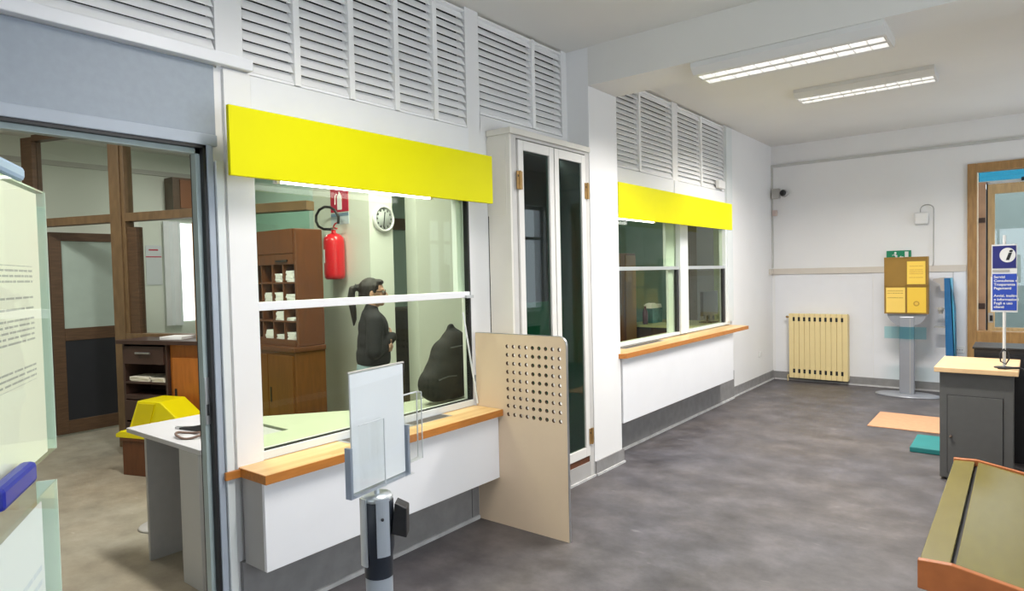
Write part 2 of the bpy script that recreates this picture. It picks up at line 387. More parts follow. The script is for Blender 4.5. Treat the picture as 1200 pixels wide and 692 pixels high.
for (h0, h1, z0, z1) in HR:
    fr = MB()
    for (u0, u1, c0, c1) in ((h0, h0+.06, z0, z1), (h1-.06, h1, z0, z1), (h0, h1, z0, z0+.06), (h0, h1, z1-.06, z1), ((h0+h1)/2-.03, (h0+h1)/2+.03, z0, z1), (h0, h1, z0+(z1-z0)*.68, z0+(z1-z0)*.68+.05)):
        fr.box(XR+.08, XR+.14, u0, u1, c0, c1)
    struct('window_%d' % (n+10), WHITE, fr); n += 1
for (h0, h1, z0, z1) in HF:
    fr = MB()
    for (u0, u1, c0, c1) in ((h0, h0+.06, z0, z1), (h1-.06, h1, z0, z1), (h0, h1, z0, z0+.06), (h0, h1, z1-.06, z1), ((h0+h1)/2-.03, (h0+h1)/2+.03, z0, z1)):
        fr.box(u0, u1, YF-.14, YF-.08, c0, c1)
    struct('window_%d' % (n+10), WHITE, fr); n += 1

# entrance: timber outer frame, recess, glazed inner door
d2 = struct('door_2', OCHREW, MB().box(DXL, DXL+.095, YB-.03, YB+.12, 0, DZT).box(DXR-.095, DXR, YB-.03, YB+.12, 0, DZT)
            .box(DXL+.095, DXR-.095, YB-.03, YB+.12, DZT-.10, DZT).box(DXL+.095, DXR-.095, YB-.03, YB+.12, .42, .78), bevel=.005)
LX = DXL+.095
struct('recess', mat('pale yellow recess paint', (.80, .74, .56), .6), MB().box(LX-.04, LX, YB+.12, YB+.5, 0, DZT), d2)
struct('inner_jamb', PINK, MB().box(LX, LX+.075, YB+.30, YB+.36, 0, 2.60), d2)
struct('hinge', mat('dark iron', (.05, .025, .02), .5), MB().box(LX+.006, LX+.07, YB+.285, YB+.30, 2.10, 2.16).box(LX+.006, LX+.07, YB+.285, YB+.30, 1.03, 1.10), d2)
id_ = struct('inner_door_leaf', TANW, MB().box(LX+.095, LX+.165, YB+.33, YB+.38, .40, 2.57).box(DXR-.25, DXR-.17, YB+.33, YB+.38, .40, 2.57)
            .box(LX+.165, DXR-.25, YB+.33, YB+.38, 2.45, 2.57).box(LX+.165, DXR-.25, YB+.33, YB+.38, .40, .80), d2)
box('lock', PLASTG, id_, LX+.10, LX+.15, YB+.315, YB+.33, .86, .98, kind='structure'); box('lock_slot', BLACK, id_, LX+.115, LX+.145, YB+.312, YB+.315, .88, .95, kind='structure')
box('pane', PANEC, id_, LX+.165, DXR-.25, YB+.35, YB+.356, .80, 2.45, kind='structure')
box('seal_gap', BLACK, id_, LX+.078, LX+.095, YB+.34, YB+.37, .40, 2.60, kind='structure')
box('transom_film', glass('blue transom film', (.10, .29, .35), .05, 3, .3), d2, LX, DXR-.1, YB+.36, YB+.366, 2.61, DZT, kind='structure')
box('transom_bar', ALU, d2, LX, DXR-.1, YB+.34, YB+.38, 2.575, 2.61, kind='structure'); box('door_closer', BLACK, d2, LX+.42, LX+.55, YB+.31, YB+.34, 2.585, 2.625, kind='structure')
box('entrance_vestibule', mat('grey green facade', (.15, .18, .165), .7, var=.04), None, -1.5, 3.0, YB+2.6, YB+2.7, 0, 2.72, kind='structure')
struct('added_shade_roof', CEIL, MB().box(-1.5, 3.0, YB+.50, YB+1.1, 3.0, 3.1))  # unseen roof slab added to keep sky light off the facade
struct('pavement', mat('pale pavement', (.45, .45, .45), .8), MB().box(-1.5, 3.0, YB+.12, YB+2.6, -.1, 0))
kio = thing('poster_case', 'pale blue poster case with a yellow top strip seen beyond the entrance door glass', 'poster case', (.16, YB+1.3, 0))
box('body', mat('pale blue poster print', (.45, .70, .80), .4, var=.06), kio, -.13, .5, 0, .06, .75, 1.75)
box('header', mat('yellow header print', (.85, .78, .16), .4), kio, -.13, .5, -.005, .06, 1.76, 1.90)
box('shelf', PLASTG, kio, -.13, .5, -.02, .06, 1.30, 1.33)
for i in (0, 1): box('leg', ALU, kio, -.10+.5*i, -.06+.5*i, .01, .05, 0, .75)

# ================================================================== LOUVRE SCREENS
def louvre(label, cols, z0=2.555, z1=3.31, pitch=.0455, bars=None):
    y0, y1 = cols[0][0], cols[-1][1]
    t = thing('louvre_screen', label, 'louvre', (WX, y0, z0), 0, 'louvre screens over the counters')
    box('frame_bar', SLAT, t, -.05, .0, 0, y1-y0, -.0, .012); box('frame_bar', SLAT, t, -.05, .0, 0, y1-y0, z1-z0-.012, z1-z0)
    # dark sheet in place of the unlit void behind the slats
    box('void_sheet', DARK, t, -.075, -.070, 0, y1-y0, 0, z1-z0)
    for i, (a, b) in enumerate(cols):
        if i: box('mullion', SLAT, t, -.045, .012, cols[i-1][1]-y0, a-y0, 0, z1-z0, bevel=.002)
        L = b-a; n_ = int((z1-z0-.03)/pitch); proto = None
        for k in range(n_):
            z = .013+k*(z1-z0-.030)/n_
            if proto is None:
                c, s_ = math.cos(math.radians(60)), math.sin(math.radians(60)); w, th = .058, .004
                poly = [(0, 0), (-w*c, w*s_), (-w*c+th*s_, w*s_+th*c), (th*s_, th*c)]
                proto = MB().prism([(x, zz) for x, zz in poly], 1, 0, L).build('slat', SLAT, t); proto.location = (-.004, a-y0, z)
            else: share(proto, 'slat', t, (-.004, a-y0, z))
    return t
louvre('wide white slatted louvre above the grey panel over the open office doorway', [(.0, .78), (.815, 1.50)], 2.615)
louvre('long white louvre of five slatted bays above the first yellow board', [(1.64, 1.90), (1.935, 2.235), (2.27, 2.555), (2.59, 2.87), (2.905, 3.17)])
louvre('two-bay white louvre above the white folding glass door', [(3.31, 3.89), (3.925, 4.285)], 2.665)
louvre('white louvre just past the pillar, above the left half of the second yellow board', [(4.865, 5.575), (5.61, 6.325)], 2.535)
louvre('white louvre with a small white box at its corner, above the second yellow board', [(6.465, 7.065), (7.10, 7.785)], 2.535)
tag(box('sensor_box', PLASTW, None, WX+.004, WX+.05, 7.50, 7.70, 2.55, 2.64, bevel=.006), 'small white sensor box at the lower corner of the last louvre', 'sensor')

# ================================================================== COUNTER WINDOWS
def pane_box(name, parent, y0, y1, z0, z1, x=WX-.02, m=None): return box(name, m or PANE, parent, x-.006, x, y0, y1, z0, z1, kind='structure')
w1 = struct('window_1', ALUL, MB().box(WX-.06, WX+.005, 1.655, 1.668, .76, 2.10).box(WX-.06, WX+.005, 3.162, 3.17, .76, 2.10)
            .box(WX-.06, WX+.005, 1.668, 3.162, 2.085, 2.10).box(WX-.06, WX+.012, 1.655, 3.17, .745, .785), bevel=.002)
box('rail', WHITE, w1, WX-.04, WX+.012, 1.66, 3.15, 1.452, 1.492, bevel=.003, kind='structure')
box('gasket', BLACK, w1, WX-.03, WX+.006, 3.146, 3.162, .785, 2.085, kind='structure')
box('rail_stop', STEEL, w1, WX-.01, WX+.03, 3.10, 3.165, 1.45, 1.468, kind='structure')
box('gasket', BLACK, w1, WX-.025, WX+.004, 1.668, 3.146, .784, .789, kind='structure')
pane_box('upper_pane', w1, 1.668, 3.146, 1.492, 2.085); pane_box('lower_pane', w1, 1.668, 3.146, .789, 1.452, WX-.012)
box('sash_stile', ALUL, w1, WX-.07, WX-.03, 3.08, 3.14, 1.492, 2.085, kind='structure')

w2 = struct('window_2', ALUL, MB().box(WX-.06, WX+.005, 4.87, 5.0, .93, 2.10).box(WX-.06, WX+.03, 6.42, 6.62, .93, 2.10).box(WX-.06, WX+.02, 7.76, 7.88, .93, 2.10)
            .box(WX-.06, WX+.005, 5.0, 7.76, 2.085, 2.10).box(WX-.06, WX+.012, 4.87, 7.88, .925, .955), bevel=.002)
for (a, b) in ((5.0, 6.42), (6.62, 7.76)):
    box('rail', ALU, w2, WX-.04, WX+.014, a-.01, b+.03, 1.605, 1.64, bevel=.003, kind='structure')
    pane_box('upper_pane', w2, a, b, 1.64, 2.085); pane_box('lower_pane', w2, a, b-.05, .957, 1.605, WX-.012)
box('sash_stile', ALUL, w2, WX-.06, WX-.03, 6.20, 6.40, 1.64, 2.085, kind='structure')
box('sash_stile', ALUL, w2, WX-.05, WX-.026, 6.24, 6.36, .957, 1.605, kind='structure')
box('gasket', BLACK, w2, WX-.02, WX+.008, 7.70, 7.76, .957, 1.605, kind='structure')
box('gasket', BLACK, w2, WX-.02, WX+.008, 6.37, 6.42, .957, 1.605, kind='structure')

# ================================================================== YELLOW BOARDS
def fascia(label, y0, y1, bracket_ys):
    t = thing('yellow_board', label, 'board', (-2.64, y0, 2.046), 0, 'yellow boards over the counters')
    box('face', YELLOW, t, -.022, 0, 0, y1-y0, 0, .298, bevel=.002)
    for by in bracket_ys: box('bracket', mat('painted bracket', (.70, .70, .66), .5), t, WX+2.64+.022, -.022, by, by+.03, .075, .27)
    return t
fascia('blank yellow fascia board over the near counter window', 1.445, 3.180, (.12, .85, 1.62))
fascia('blank yellow fascia board over the far double counter window', 4.81, 7.49, (.10, 1.3, 2.55))
def counter_tube(label, y0, y1):
    t = thing('counter_tube_light', label, 'lamp', (-2.72, y0, 2.10), 0, 'tube lamps behind the yellow boards')
    box('housing', PLASTW, t, -.025, .02, 0, y1-y0, -.022, .0, bevel=.003)
    MB().cyl((0, .02, -.042), (0, y1-y0-.02, -.042), .014, 12).build('tube', TUBES, t)
    box('end_cap', PLASTW, t, -.016, .016, 0, .02, -.058, -.022); box('end_cap', PLASTW, t, -.016, .016, y1-y0-.02, y1-y0, -.058, -.022)
    return t
counter_tube('lit tube lamp showing under the near yellow board', 1.70, 2.71)
counter_tube('lit tube lamp showing under the far yellow board', 4.84, 5.62)

# ================================================================== COUNTERS
def counter(label, y0, y1, zb, zt, ys0, ys1, side):
    t = thing('counter_box', label, 'counter', (WX, y0, zb), 0, 'white counter fronts')
    box('front_panel', WHITE, t, .19, .21, 0, y1-y0, 0, zt-zb, bevel=.002)
    box('side_panel', SIDEP, t, .03, .19, 0, .02, 0, zt-zb, label='grey end panel'); box('side_panel', SIDEP, t, .03, .19, y1-y0-.02, y1-y0, 0, zt-zb, label='grey end panel')
    box('underside', SIDEP, t, .03, .19, .02, y1-y0-.02, 0, .018)
    return t
counter('low white counter front below the first glass window', 1.54, 3.17, .30, .703, 0, 0, True)
counter('tall white counter front below the far double window', 4.815, 7.45, .325, .873, 0, 0, True)
s1 = thing('counter_shelf', 'pine counter shelf with metal pass-through tray at the near window', 'shelf', (WX, 1.53, .704))
box('board', PINE, s1, .0, .245, 0, 1.637, .0, .040)
box('edge_strip', EDGE, s1, .245, .252, 0, 1.637, .0, .040); box('edge_strip', EDGE, s1, .03, .252, -.006, 0, .0, .040)
box('back_strip', EDGE, s1, .031, .046, -.075, -.006, .0, .035, label='short timber strip running on to the door jamb')
tr = MB().box(.012, .105, .55, 1.33, .0402, .0412).build('tray', STEEL, s1); box('tray_slot', mat('dark tray recess', (.09, .075, .06), .4, metal=.5), tr, .02, .095, .57, 1.31, .0412, .0416)
box('tray_slot', STEEL, tr, .02, .095, .78, 1.02, .0416, .0422)
s2 = thing('counter_shelf', 'long pine counter shelf with chamfered ends below the far double window', 'shelf', (WX, 4.77, .874))
MB().prism([(0, .035), (.0, 3.13), (.20, 3.13), (.245, 3.09), (.245, .045), (.20, 0), (.03, 0), (.03, .035)], 2, 0, .040).build('board', PINE, s2)
MB().prism([(.245, .045), (.245, 3.09), (.252, 3.093), (.252, .042)], 2, 0, .040).build('edge_strip', EDGE, s2)
MB().prism([(.20, 0), (.245, .045), (.252, .042), (.203, -.006), (.03, -.006), (.03, 0)], 2, 0, .040).build('edge_strip', EDGE, s2)
tr2 = MB().box(.012, .085, .33, 1.15, .0402, .0412).build('tray', STEEL, s2); box('tray_slot', MATS['dark tray recess'], tr2, .02, .078, .36, 1.10, .0412, .0416)

# ================================================================== PERFORATED PRIVACY PANEL
def perforated():
    t = thing('privacy_panel', 'beige privacy panel with rows of round holes standing beside the near counter', 'panel', (-2.812, 3.181, 0))
    W, Hh, R = .705, 1.222, .05
    cu = bpy.data.curves.new('hole_plan', 'CURVE'); cu.dimensions = '2D'; cu.fill_mode = 'BOTH'; cu.extrude = .009
    def spl(pts):
        s = cu.splines.new('POLY'); s.points.add(len(pts)-1)
        for p, q in zip(s.points, pts): p.co = (q[0], q[1], 0, 1)
        s.use_cyclic_u = True
    out = [(0, 0), (W, 0), (W, Hh-R)]+[(W-R+R*math.cos(a), Hh-R+R*math.sin(a)) for a in [PI/2*i/8 for i in range(1, 9)]]+[(0, Hh)]
    spl(out)
    for i in range(9):
        for j in range(9):
            cx, cz = .265+i*.0492, 1.145-j*.0535
            spl([(cx+.0125*math.cos(-2*PI*k/14), cz+.0125*math.sin(-2*PI*k/14)) for k in range(14)])
    tmp = bpy.data.objects.new('tmp', cu); COL.objects.link(tmp)
    dg = bpy.context.evaluated_depsgraph_get(); me = bpy.data.meshes.new_from_object(tmp.evaluated_get(dg)); bpy.data.objects.remove(tmp)
    o = bpy.data.objects.new('board', me); COL.objects.link(o); me.materials.clear(); me.materials.append(HOLEP); me.materials.append(mat('painted hole shade', (.075, .04, .022), .9)); o.parent = t; o.rotation_euler = (PI/2, 0, 0)  # second material colours the hole walls dark for the shade inside them
    for p in me.polygons:
        if abs(p.normal.z) < .5: p.material_index = 1
    e2 = MB()
    pts = [(W, .0)]+[(W, Hh-R)]+[(W-R+R*math.cos(a), Hh-R+R*math.sin(a)) for a in [PI/2*i/8 for i in range(1, 9)]]+[(.0, Hh)]
    for k in range(len(pts)-1):
        (xa, za), (xb, zb) = pts[k], pts[k+1]
        dx, dz = xb-xa, zb-za; l = math.hypot(dx, dz); nx, nz = dz/l*.003, -dx/l*.003
        e2.prism([(xa, za), (xa+nx, za+nz), (xb+nx, zb+nz), (xb, zb)], 1, -.0095, .0095)
    e2.build('edge_band', STEEL, t, label='bright metal edge band')
    box('wall_bracket', STEEL, t, -.028, .03, .0092, .013, .2, .24); box('wall_bracket', STEEL, t, -.028, .03, .0092, .013, .9, .94)
    MB().cyl((-.02, -.10, 1.36), (.012, -.014, .76), .006, 8).build('stay_rod', ALUL, t, label='thin pale stay rod')
perforated()

# ================================================================== FOLDING GLASS DOOR (booth front)
DX = -2.645
fd = thing('folding_door', 'white two-leaf folding door with dark glass panes between the counters', 'door', (DX, 3.385, 0))
Lw = 4.355-3.385
CABW = mat('cream cabinet paint', (.70, .68, .62), .45, var=.02)
box('side_panel', CABW, fd, -.19, .0, -.02, 0, 0, 2.52, bevel=.002)
box('side_panel', CABW, fd, -.192, -.03, -.024, -.02, 1.99, 2.50, label='second skin on the upper side panel')
box('lid', CABW, fd, -.19, .016, -.03, Lw, 2.52, 2.56, bevel=.003)
MB().box(-.03, .0, 0, .05, .0, 2.52).box(-.03, .0, Lw-.06, Lw, .0, 2.52).box(-.03, 0, .05, Lw-.06, 2.50, 2.52).build('jamb', mat('grey door jamb', (.55, .54, .52), .5), fd, bevel=.002)
box('threshold', SIDEP, fd, -.03, .006, .05, Lw-.06, 0, .13); box('bead', BEAD, fd, .006, .018, 0, Lw, 0, .016)
box('kick_strip', REDW, fd, -.025, .0, .05, Lw-.07, .13, .175, label='brown timber strip at the foot')
for i, (a, b) in enumerate(((.06, .475), (.485, .90))):
    lf = MB().box(-.022, .012, a, a+.055, .18, 2.49).box(-.022, .012, b-.055, b, .18, 2.49).box(-.022, .012, a+.055, b-.055, 2.425, 2.49).box(-.022, .012, a+.055, b-.055, .18, .25).build('leaf', OFFWHITE, fd, bevel=.003)
    box('pane', PANED, lf, -.008, -.002, a+.055, b-.055, .25, 2.425)
box('seam', BLACK, fd, -.012, .004, .475, .485, .18, 2.49)
for (yy, zz) in ((.045, 2.22), (Lw-.075, 2.22), (Lw-.075, .33), (.045, .33)):
    h = box('hinge', BRASS, fd, .012, .02, yy-.012, yy+.048, zz-.06, zz+.06, bevel=.002)
    MB().cyl((.022, yy+.018, zz-.062), (.022, yy+.018, zz+.062), .008, 8).build('pin', BRASS, h)
    box('screw', DARK, h, .020, .0215, yy-.006, yy+.002, zz+.02, zz+.035)
# black sheets standing in for the unlit space behind the door panes
struct('booth_shade_sheet', DARK, MB().box(-2.95, -2.93, 3.34, 4.36, 0, 2.50).box(-2.93, -2.845, 3.37, 3.39, 0, 2.50))
box('green_panel', GFROST, bpy.data.objects['booth_shade_sheet'], -2.925, -2.90, 3.40, 4.35, .15, 1.38, kind='structure')

# ================================================================== CEILING LIGHTS
def luminaire(label, x0, x1, y0, y1, ztop, cells=12, power=60):
    t = thing('ceiling_light', label, 'ceiling light', ((x0+x1)/2, (y0+y1)/2, ztop), 0, 'twin-tube ceiling lights')
    w, l, h = (x1-x0)/2, (y1-y0)/2, .075
    # body: tray with flared flanks
    MB().prism([(-l, 0), (-l, -.035), (-l+.05, -h), (-.012+.0, -h), (-.012, -.02), (.012, -.02), (.012, -h), (l-.05, -h), (l, -.035), (l, 0)], 0, -w, -w+.012).build('end_plate', LIGHTM, t)
    MB().prism([(-l, 0), (-l, -.035), (-l+.05, -h), (l-.05, -h), (l, -.035), (l, 0)], 0, w-.012, w).build('end_plate', LIGHTM, t)
    MB().prism([(-l, 0), (-l, -.035), (-l+.05, -h), (-l+.10, -h), (-l+.10, -.012), (l-.10, -.012), (l-.10, -h), (l-.05, -h), (l, -.035), (l, 0)], 0, -w+.012, w-.012).build('housing', LIGHTM, t)
    box('centre_strip', LIGHTM, t, -w+.012, w-.012, -.022, .022, -h, -.012)
    for sgn in (-1, 1):
        yc = sgn*((l-.10)+.022)/2; hw = ((l-.10)-.022)/2
        MB().cyl((-w+.02, yc, -.035), (w-.02, yc, -.035), .013, 10).build('tube', TUBEM, t)
        fin = None
        for k in range(cells+1):
            xx = -w+.014+k*(2*w-.03)/cells
            if fin is None: fin = box('louvre_fin', REFL, t, -.002, .002, -hw, hw, -h, -.05); fin.location = (xx, yc, 0)
            else: share(fin, 'louvre_fin', t, (xx, yc, 0))
        box('reflector', REFL, t, -w+.012, w-.012, yc-hw, yc+hw, -.0125, -.0115)
    ld = bpy.data.lights.new('tube_glow', 'AREA'); ld.shape = 'RECTANGLE'; ld.size = 2*w*.95; ld.size_y = l; ld.energy = power; ld.color = (1, .955, .90); ld.spread = math.radians(150)
    lo = bpy.data.objects.new('tube_glow', ld); COL.objects.link(lo); lo.parent = t; lo.location = (0, 0, -h-.01)
    return t
luminaire('twin-tube ceiling light under the beam, nearer of the two lit fittings', -1.82, -.64, 4.37, 4.79, 3.034, power=70)
luminaire('twin-tube ceiling light on the far ceiling, the smaller looking of the two', -1.77, -.61, 6.76, 7.18, CZ, power=105)
luminaire('twin-tube ceiling light over the near part of the hall', -1.75, -.57, 1.55, 1.97, CZ, power=50)

def office_light(label, x, y, power):
    t = thing('office_light', label, 'ceiling light', (x, y, CZ-.001), 0, 'office ceiling lights')
    box('housing', LIGHTM, t, -.6, .6, -.1, .1, -.06, 0); MB().cyl((-.56, 0, -.075), (.56, 0, -.075), .014, 10).build('tube', TUBEM, t)
    ld = bpy.data.lights.new('tube_glow', 'AREA'); ld.shape = 'RECTANGLE'; ld.size = 1.1; ld.size_y = .2; ld.energy = power; ld.color = (1, .97, .9)
    lo = bpy.data.objects.new('tube_glow', ld); COL.objects.link(lo); lo.parent = t; lo.location = (0, 0, -.095)
office_light('single tube light on the office ceiling above the desk', -3.7, 2.0, 80)
office_light('single tube light on the office ceiling by the timber partition', -6.6, 1.2, 36)
office_light('single tube light on the ceiling of the far counter room', -4.6, 7.2, 12)
office_light('unseen tube light added to brighten the office pillar and pale wall', -3.75, 3.6, 52)  # extra lamp added to lift the pillar and the pale wall
office_light('unseen tube light added to brighten the space beyond the timber partition', -7.6, 4.2, 24)  # extra lamp added for the dim area seen through the partition

# ================================================================== BACK WALL FITTINGS
def radiator():
    t = thing('radiator', 'cream ribbed radiator on the white back wall', 'radiator', (-2.585, YB-.03, .055))
    W, Hh, nr = .75, .90, 11; p = W/nr
    for i in range(nr):
        r = MB().box(i*p+.0012, (i+1)*p-.0012, -.105, -.02, 0.0, Hh)
        o = r.build('rib', CREAM, t, bevel=.005) if i == 0 else None
        if i == 0: proto = o
        else: share(proto, 'rib', t, (i*p, 0, 0))
    for i in range(nr-1):
        for z in (.10, .825):
            box('slot', DARK, t, (i+1)*p-.014, (i+1)*p+.014, -.1075, -.1045, z-.028, z+.028, bevel=.0)
    box('back_plate', CREAM, t, .0, W, -.02, .0, .02, Hh-.02)
    box('wall_hook', CREAM, t, .1, .14, -.02, .026, .6, .66); box('wall_hook', CREAM, t, W-.14, W-.1, -.02, .026, .6, .66)
    MB().cyl((-.03, -.06, Hh-.05), (.01, -.06, Hh-.05), .012, 10).ball((-.035, -.06, Hh-.05), .016, 10, 6).build('valve', BRASS, t)
    MB().cyl((-.03, -.05, .03), (-.03, -.05, -.052), .009, 8).cyl((-.03, -.05, .03), (.01, -.05, .03), .009, 8).build('pipe', CREAM, t)
radiator()

cb = thing('security_camera', 'black round camera on a grey junction box high in the far corner', 'camera', (-2.82, YB-.022, 2.62))
box('junction_box', PLASTG, cb, -.0, .11, -.06, 0, -.04, .10, bevel=.006)
ch = MB().lathe([(.0, 0), (.05, 0), (.052, .03), (.048, .075), (.03, .085), (.0, .086)], seg=20).build('housing', PLASTG, cb); ch.rotation_euler = (PI/2, 0, 0); ch.location = (.165, -.005, .028)
MB().ball((.165, -.082, .028), (.044, .034, .044)).build('lens', BLACK, cb)
box('arm', PLASTG, cb, .11, .14, -.03, -.01, .01, .05)
tag(box('wall_sensor', mat('rosy plastic', (.62, .50, .46), .5), None, -2.82, -2.76, YB-.05, YB, 2.34, 2.42, bevel=.006), 'small pinkish box below the far corner camera', 'sensor')
al = thing('alarm_sounder', 'white rounded box with a looped cable high on the back wall', 'alarm', (-1.0, YB, 2.18))
box('case', PLASTW, al, -.085, .07, -.06, 0, -.075, .075, bevel=.02)
MB().tube([(-.02, -.02, .07), (-.02, -.02, .11)]+[(.05-.07*math.cos(a), -.02, .11+.06*math.sin(a)) for a in [PI*i/10 for i in range(11)]]+[(.12, -.02, .05), (.118, -.02, -.55), (.11, -.02, -.6), (.09, -.015, -.605)], .0055, 8).build('cable', PLASTG, al)
ex = thing('exit_sign', 'green emergency exit sign on the back wall behind the leaflet totem', 'sign', (-1.25, YB-.023, 1.67))
box('plate', GREEN, ex, -.145, .13, -.008, 0, -.05, .115)
rm = MB().ball((-.045, -.011, .085), (.014, .003, .014), 10, 6)
for (a, b, w) in (((-.05, .068), (-.03, .03), .011), ((-.05, .066), (-.08, .055), .005), ((-.05, .066), (-.02, .05), .005), ((-.03, .03), (-.005, .0), .006), ((-.03, .03), (-.07, .005), .006), ((-.07, .005), (-.09, -.015), .005)):
    rm.tube([(a[0], -.010, a[1]), (b[0], -.010, b[1])], w, 6)
rm.build('running_figure', PLASTW, ex); box('door_pictogram', PLASTW, ex, .06, .10, -.0095, -.008, -.01, .10)
MB().prism([(.0, .03), (.02, .05), (.02, .037), (.045, .037), (.045, .023), (.02, .023), (.02, .01)], 1, -.0095, -.008).build('arrow', PLASTW, ex)
tag(box('wall_socket', PLASTW, None, -.66, -.56, YB-.026, YB-.012, .50, .58, bevel=.004), 'white wall socket low beside the entrance door frame', 'socket')
so = bpy.data.objects['wall_socket']
for i in range(3): MB().cyl((-.635+i*.025, YB-.0285, .54), (-.635+i*.025, YB-.026, .54), .008, 10).build('outlet', PLASTG, so)
tag(box('blank_socket', PLASTW, None, WX, WX+.012, 9.02, 9.14, .38, .46, bevel=.004), 'white blank socket plate low on the far left wall', 'socket')
box('insert', PLASTW, bpy.data.objects['blank_socket'], WX+.012, WX+.016, 9.05, 9.11, .395, .445)

# leaflet totem
tt = thing('leaflet_totem', 'grey floor totem with ochre leaflet case before the back wall', 'display stand', (-1.115, 9.21, 0))
MB().lathe([(.0, 0), (.345, 0), (.345, .012), (.31, .022), (.0, .024)], seg=36, sx=1, sy=.62).build('base', TOTEMG, tt)
MB().prism([(-.08, -.03), (.08, -.03), (.08, .03), (-.08, .03)], 2, .022, .97).build('column', TOTEMG, tt, bevel=.01)
box('column_groove', PLASTG, tt, .032, .040, -.0312, -.030, .03, .95)
MB().prism([(.21*math.cos(a), 1.015+.17*math.sin(a)) for a in [PI+PI*i/16 for i in range(17)]], 1, -.02, .03).build('lower_shield', TOTEMG, tt)
case = box('case', OCHREB, tt, -.235, .225, -.045, .055, 1.005, 1.695, bevel=.003)
box('case_rib', OCHREB, case, -.235, .225, -.052, -.045, 1.338, 1.352); box('case_rib', OCHREB, case, -.006, .006, -.052, -.045, 1.005, 1.695)
MB().box(-.235, -.222, -.052, -.045, 1.005, 1.695).box(.212, .225, -.052, -.045, 1.005, 1.695).box(-.222, .212, -.052, -.045, 1.680, 1.695).box(-.222, .212, -.052, -.045, 1.005, 1.018).build('case_frame', OCHREB, case)
box('turquoise_tray', ACRYLT, tt, -.235, .205, -.06, -.056, .70, .845); box('turquoise_tray', ACRYLT, tt, -.235, .205, -.032, -.03, .70, .845)
box('tray_arm', ACRYLT, tt, -.06, .06, -.056, -.0322, .70, .704)
LEAF1 = print_mat('printed yellow sheet one', (.80, .55, .08), (.40, .16, .03), 12, .12, .88, 3., .55)
LEAF2 = print_mat('printed yellow sheet two', (.80, .56, .12), (.25, .16, .03), 11, .06, .90, 9., .6, ((.45, .92),))
LEAF3 = print_mat('printed yellow sheet three', (.76, .50, .05), (.40, .22, .03), 12, .06, .8, 21., .5, ((.72, .92),))
def leaflet(lab, x0, x1, z0, z1, m):
    o = tag(box('leaflet', m, None, -1.115+x0, -1.115+x1, 9.21-.0535, 9.21-.0525, z0, z1), lab, 'leaflet', 'leaflets in the totem case'); return o
leaflet('yellow printed leaflet in the upper pocket of the totem case', .008, .198, 1.365, 1.64, LEAF1)
leaflet('pale yellow printed leaflet in the lower left pocket of the totem case', -.215, -.012, 1.02, 1.325, LEAF2)
l3 = leaflet('deep yellow leaflet with a round emblem in the lower right pocket of the totem case', .010, .205, 1.02, 1.325, LEAF3)
MB().prism([(-1.115+.105+.032*math.cos(a), 1.13+.032*math.sin(a)) for a in [2*PI*i/18 for i in range(18)]], 1, 9.21-.0538, 9.21-.0535).build('emblem', mat('ochre emblem print', (.46, .27, .03), .6), l3)
MB().prism([(-1.115+.105+.018*math.cos(a), 1.13+.018*math.sin(a)) for a in [2*PI*i/12 for i in range(12)]], 1, 9.21-.0541, 9.21-.0538).build('emblem_centre', mat('pale emblem print', (.70, .45, .06), .6), l3)

# sanitiser stand seen edge-on
sn = thing('sanitiser_stand', 'blue upright hand sanitiser stand with a white arm by the back wall', 'stand', (-.72, 9.50, 0))
MB().prism([(-.025, 1.43), (.035, 1.43), (.075, 1.05), (.09, .0), (.0, .0)], 1, -.17, .10).build('panel', BLUEP, sn)
MB().prism([(.035, 1.43), (.045, 1.43), (.10, .0), (.09, .0), (.075, 1.05)], 1, -.172, .102).build('edge', mat('light blue edge', (.06, .36, .55), .4), sn)
MB().prism([(-.145, 1.42), (-.025, 1.44), (-.025, 1.27), (-.06, 1.27), (-.075, 1.36), (-.145, 1.40)], 1, -.09, .03).build('dispenser_arm', mat('beige plastic', (.56, .52, .48), .5), sn)
box('tray', PLASTG, sn, -.135, .0, -.10, .04, .825, .838); box('bracket', PLASTG, sn, -.04, .0, -.08, .02, 1.05, 1.065)
box('foot', BLUEP, sn, -.03, .15, -.17, .12, 0, .012)
bo = thing('sanitiser_bottle', 'small clear pump bottle with a white cap on the sanitiser tray', 'bottle', (-.79, 9.47, .838))
MB().lathe([(.02, 0), (.036, .004), (.037, .03), (.030, .10), (.016, .14), (.016, .155)], seg=18).build('body', ACRYL, bo)
MB().lathe([(.022, 0), (.022, .03), (.03, .035), (.03, .075), (.01, .08)], (0, 0, .155), 16).build('cap', mat('beige cap', (.52, .49, .43), .5), bo)
box('nozzle', PLASTW, bo, -.055, 0, -.008, .008, .215, .23)

# mats
tag(box('door_mat', PEACH, None, -1.22, -.45, 7.24, 8.0, .0005, .008), 'flat peach coloured mat on the dark floor', 'mat')
tm = thing('teal_step', 'low teal foam block lying by the grey cabinet', 'block', (-.76, 6.42, .0))
box('block', TEAL, tm, 0, .42, 0, .52, .001, .045, bevel=.006)

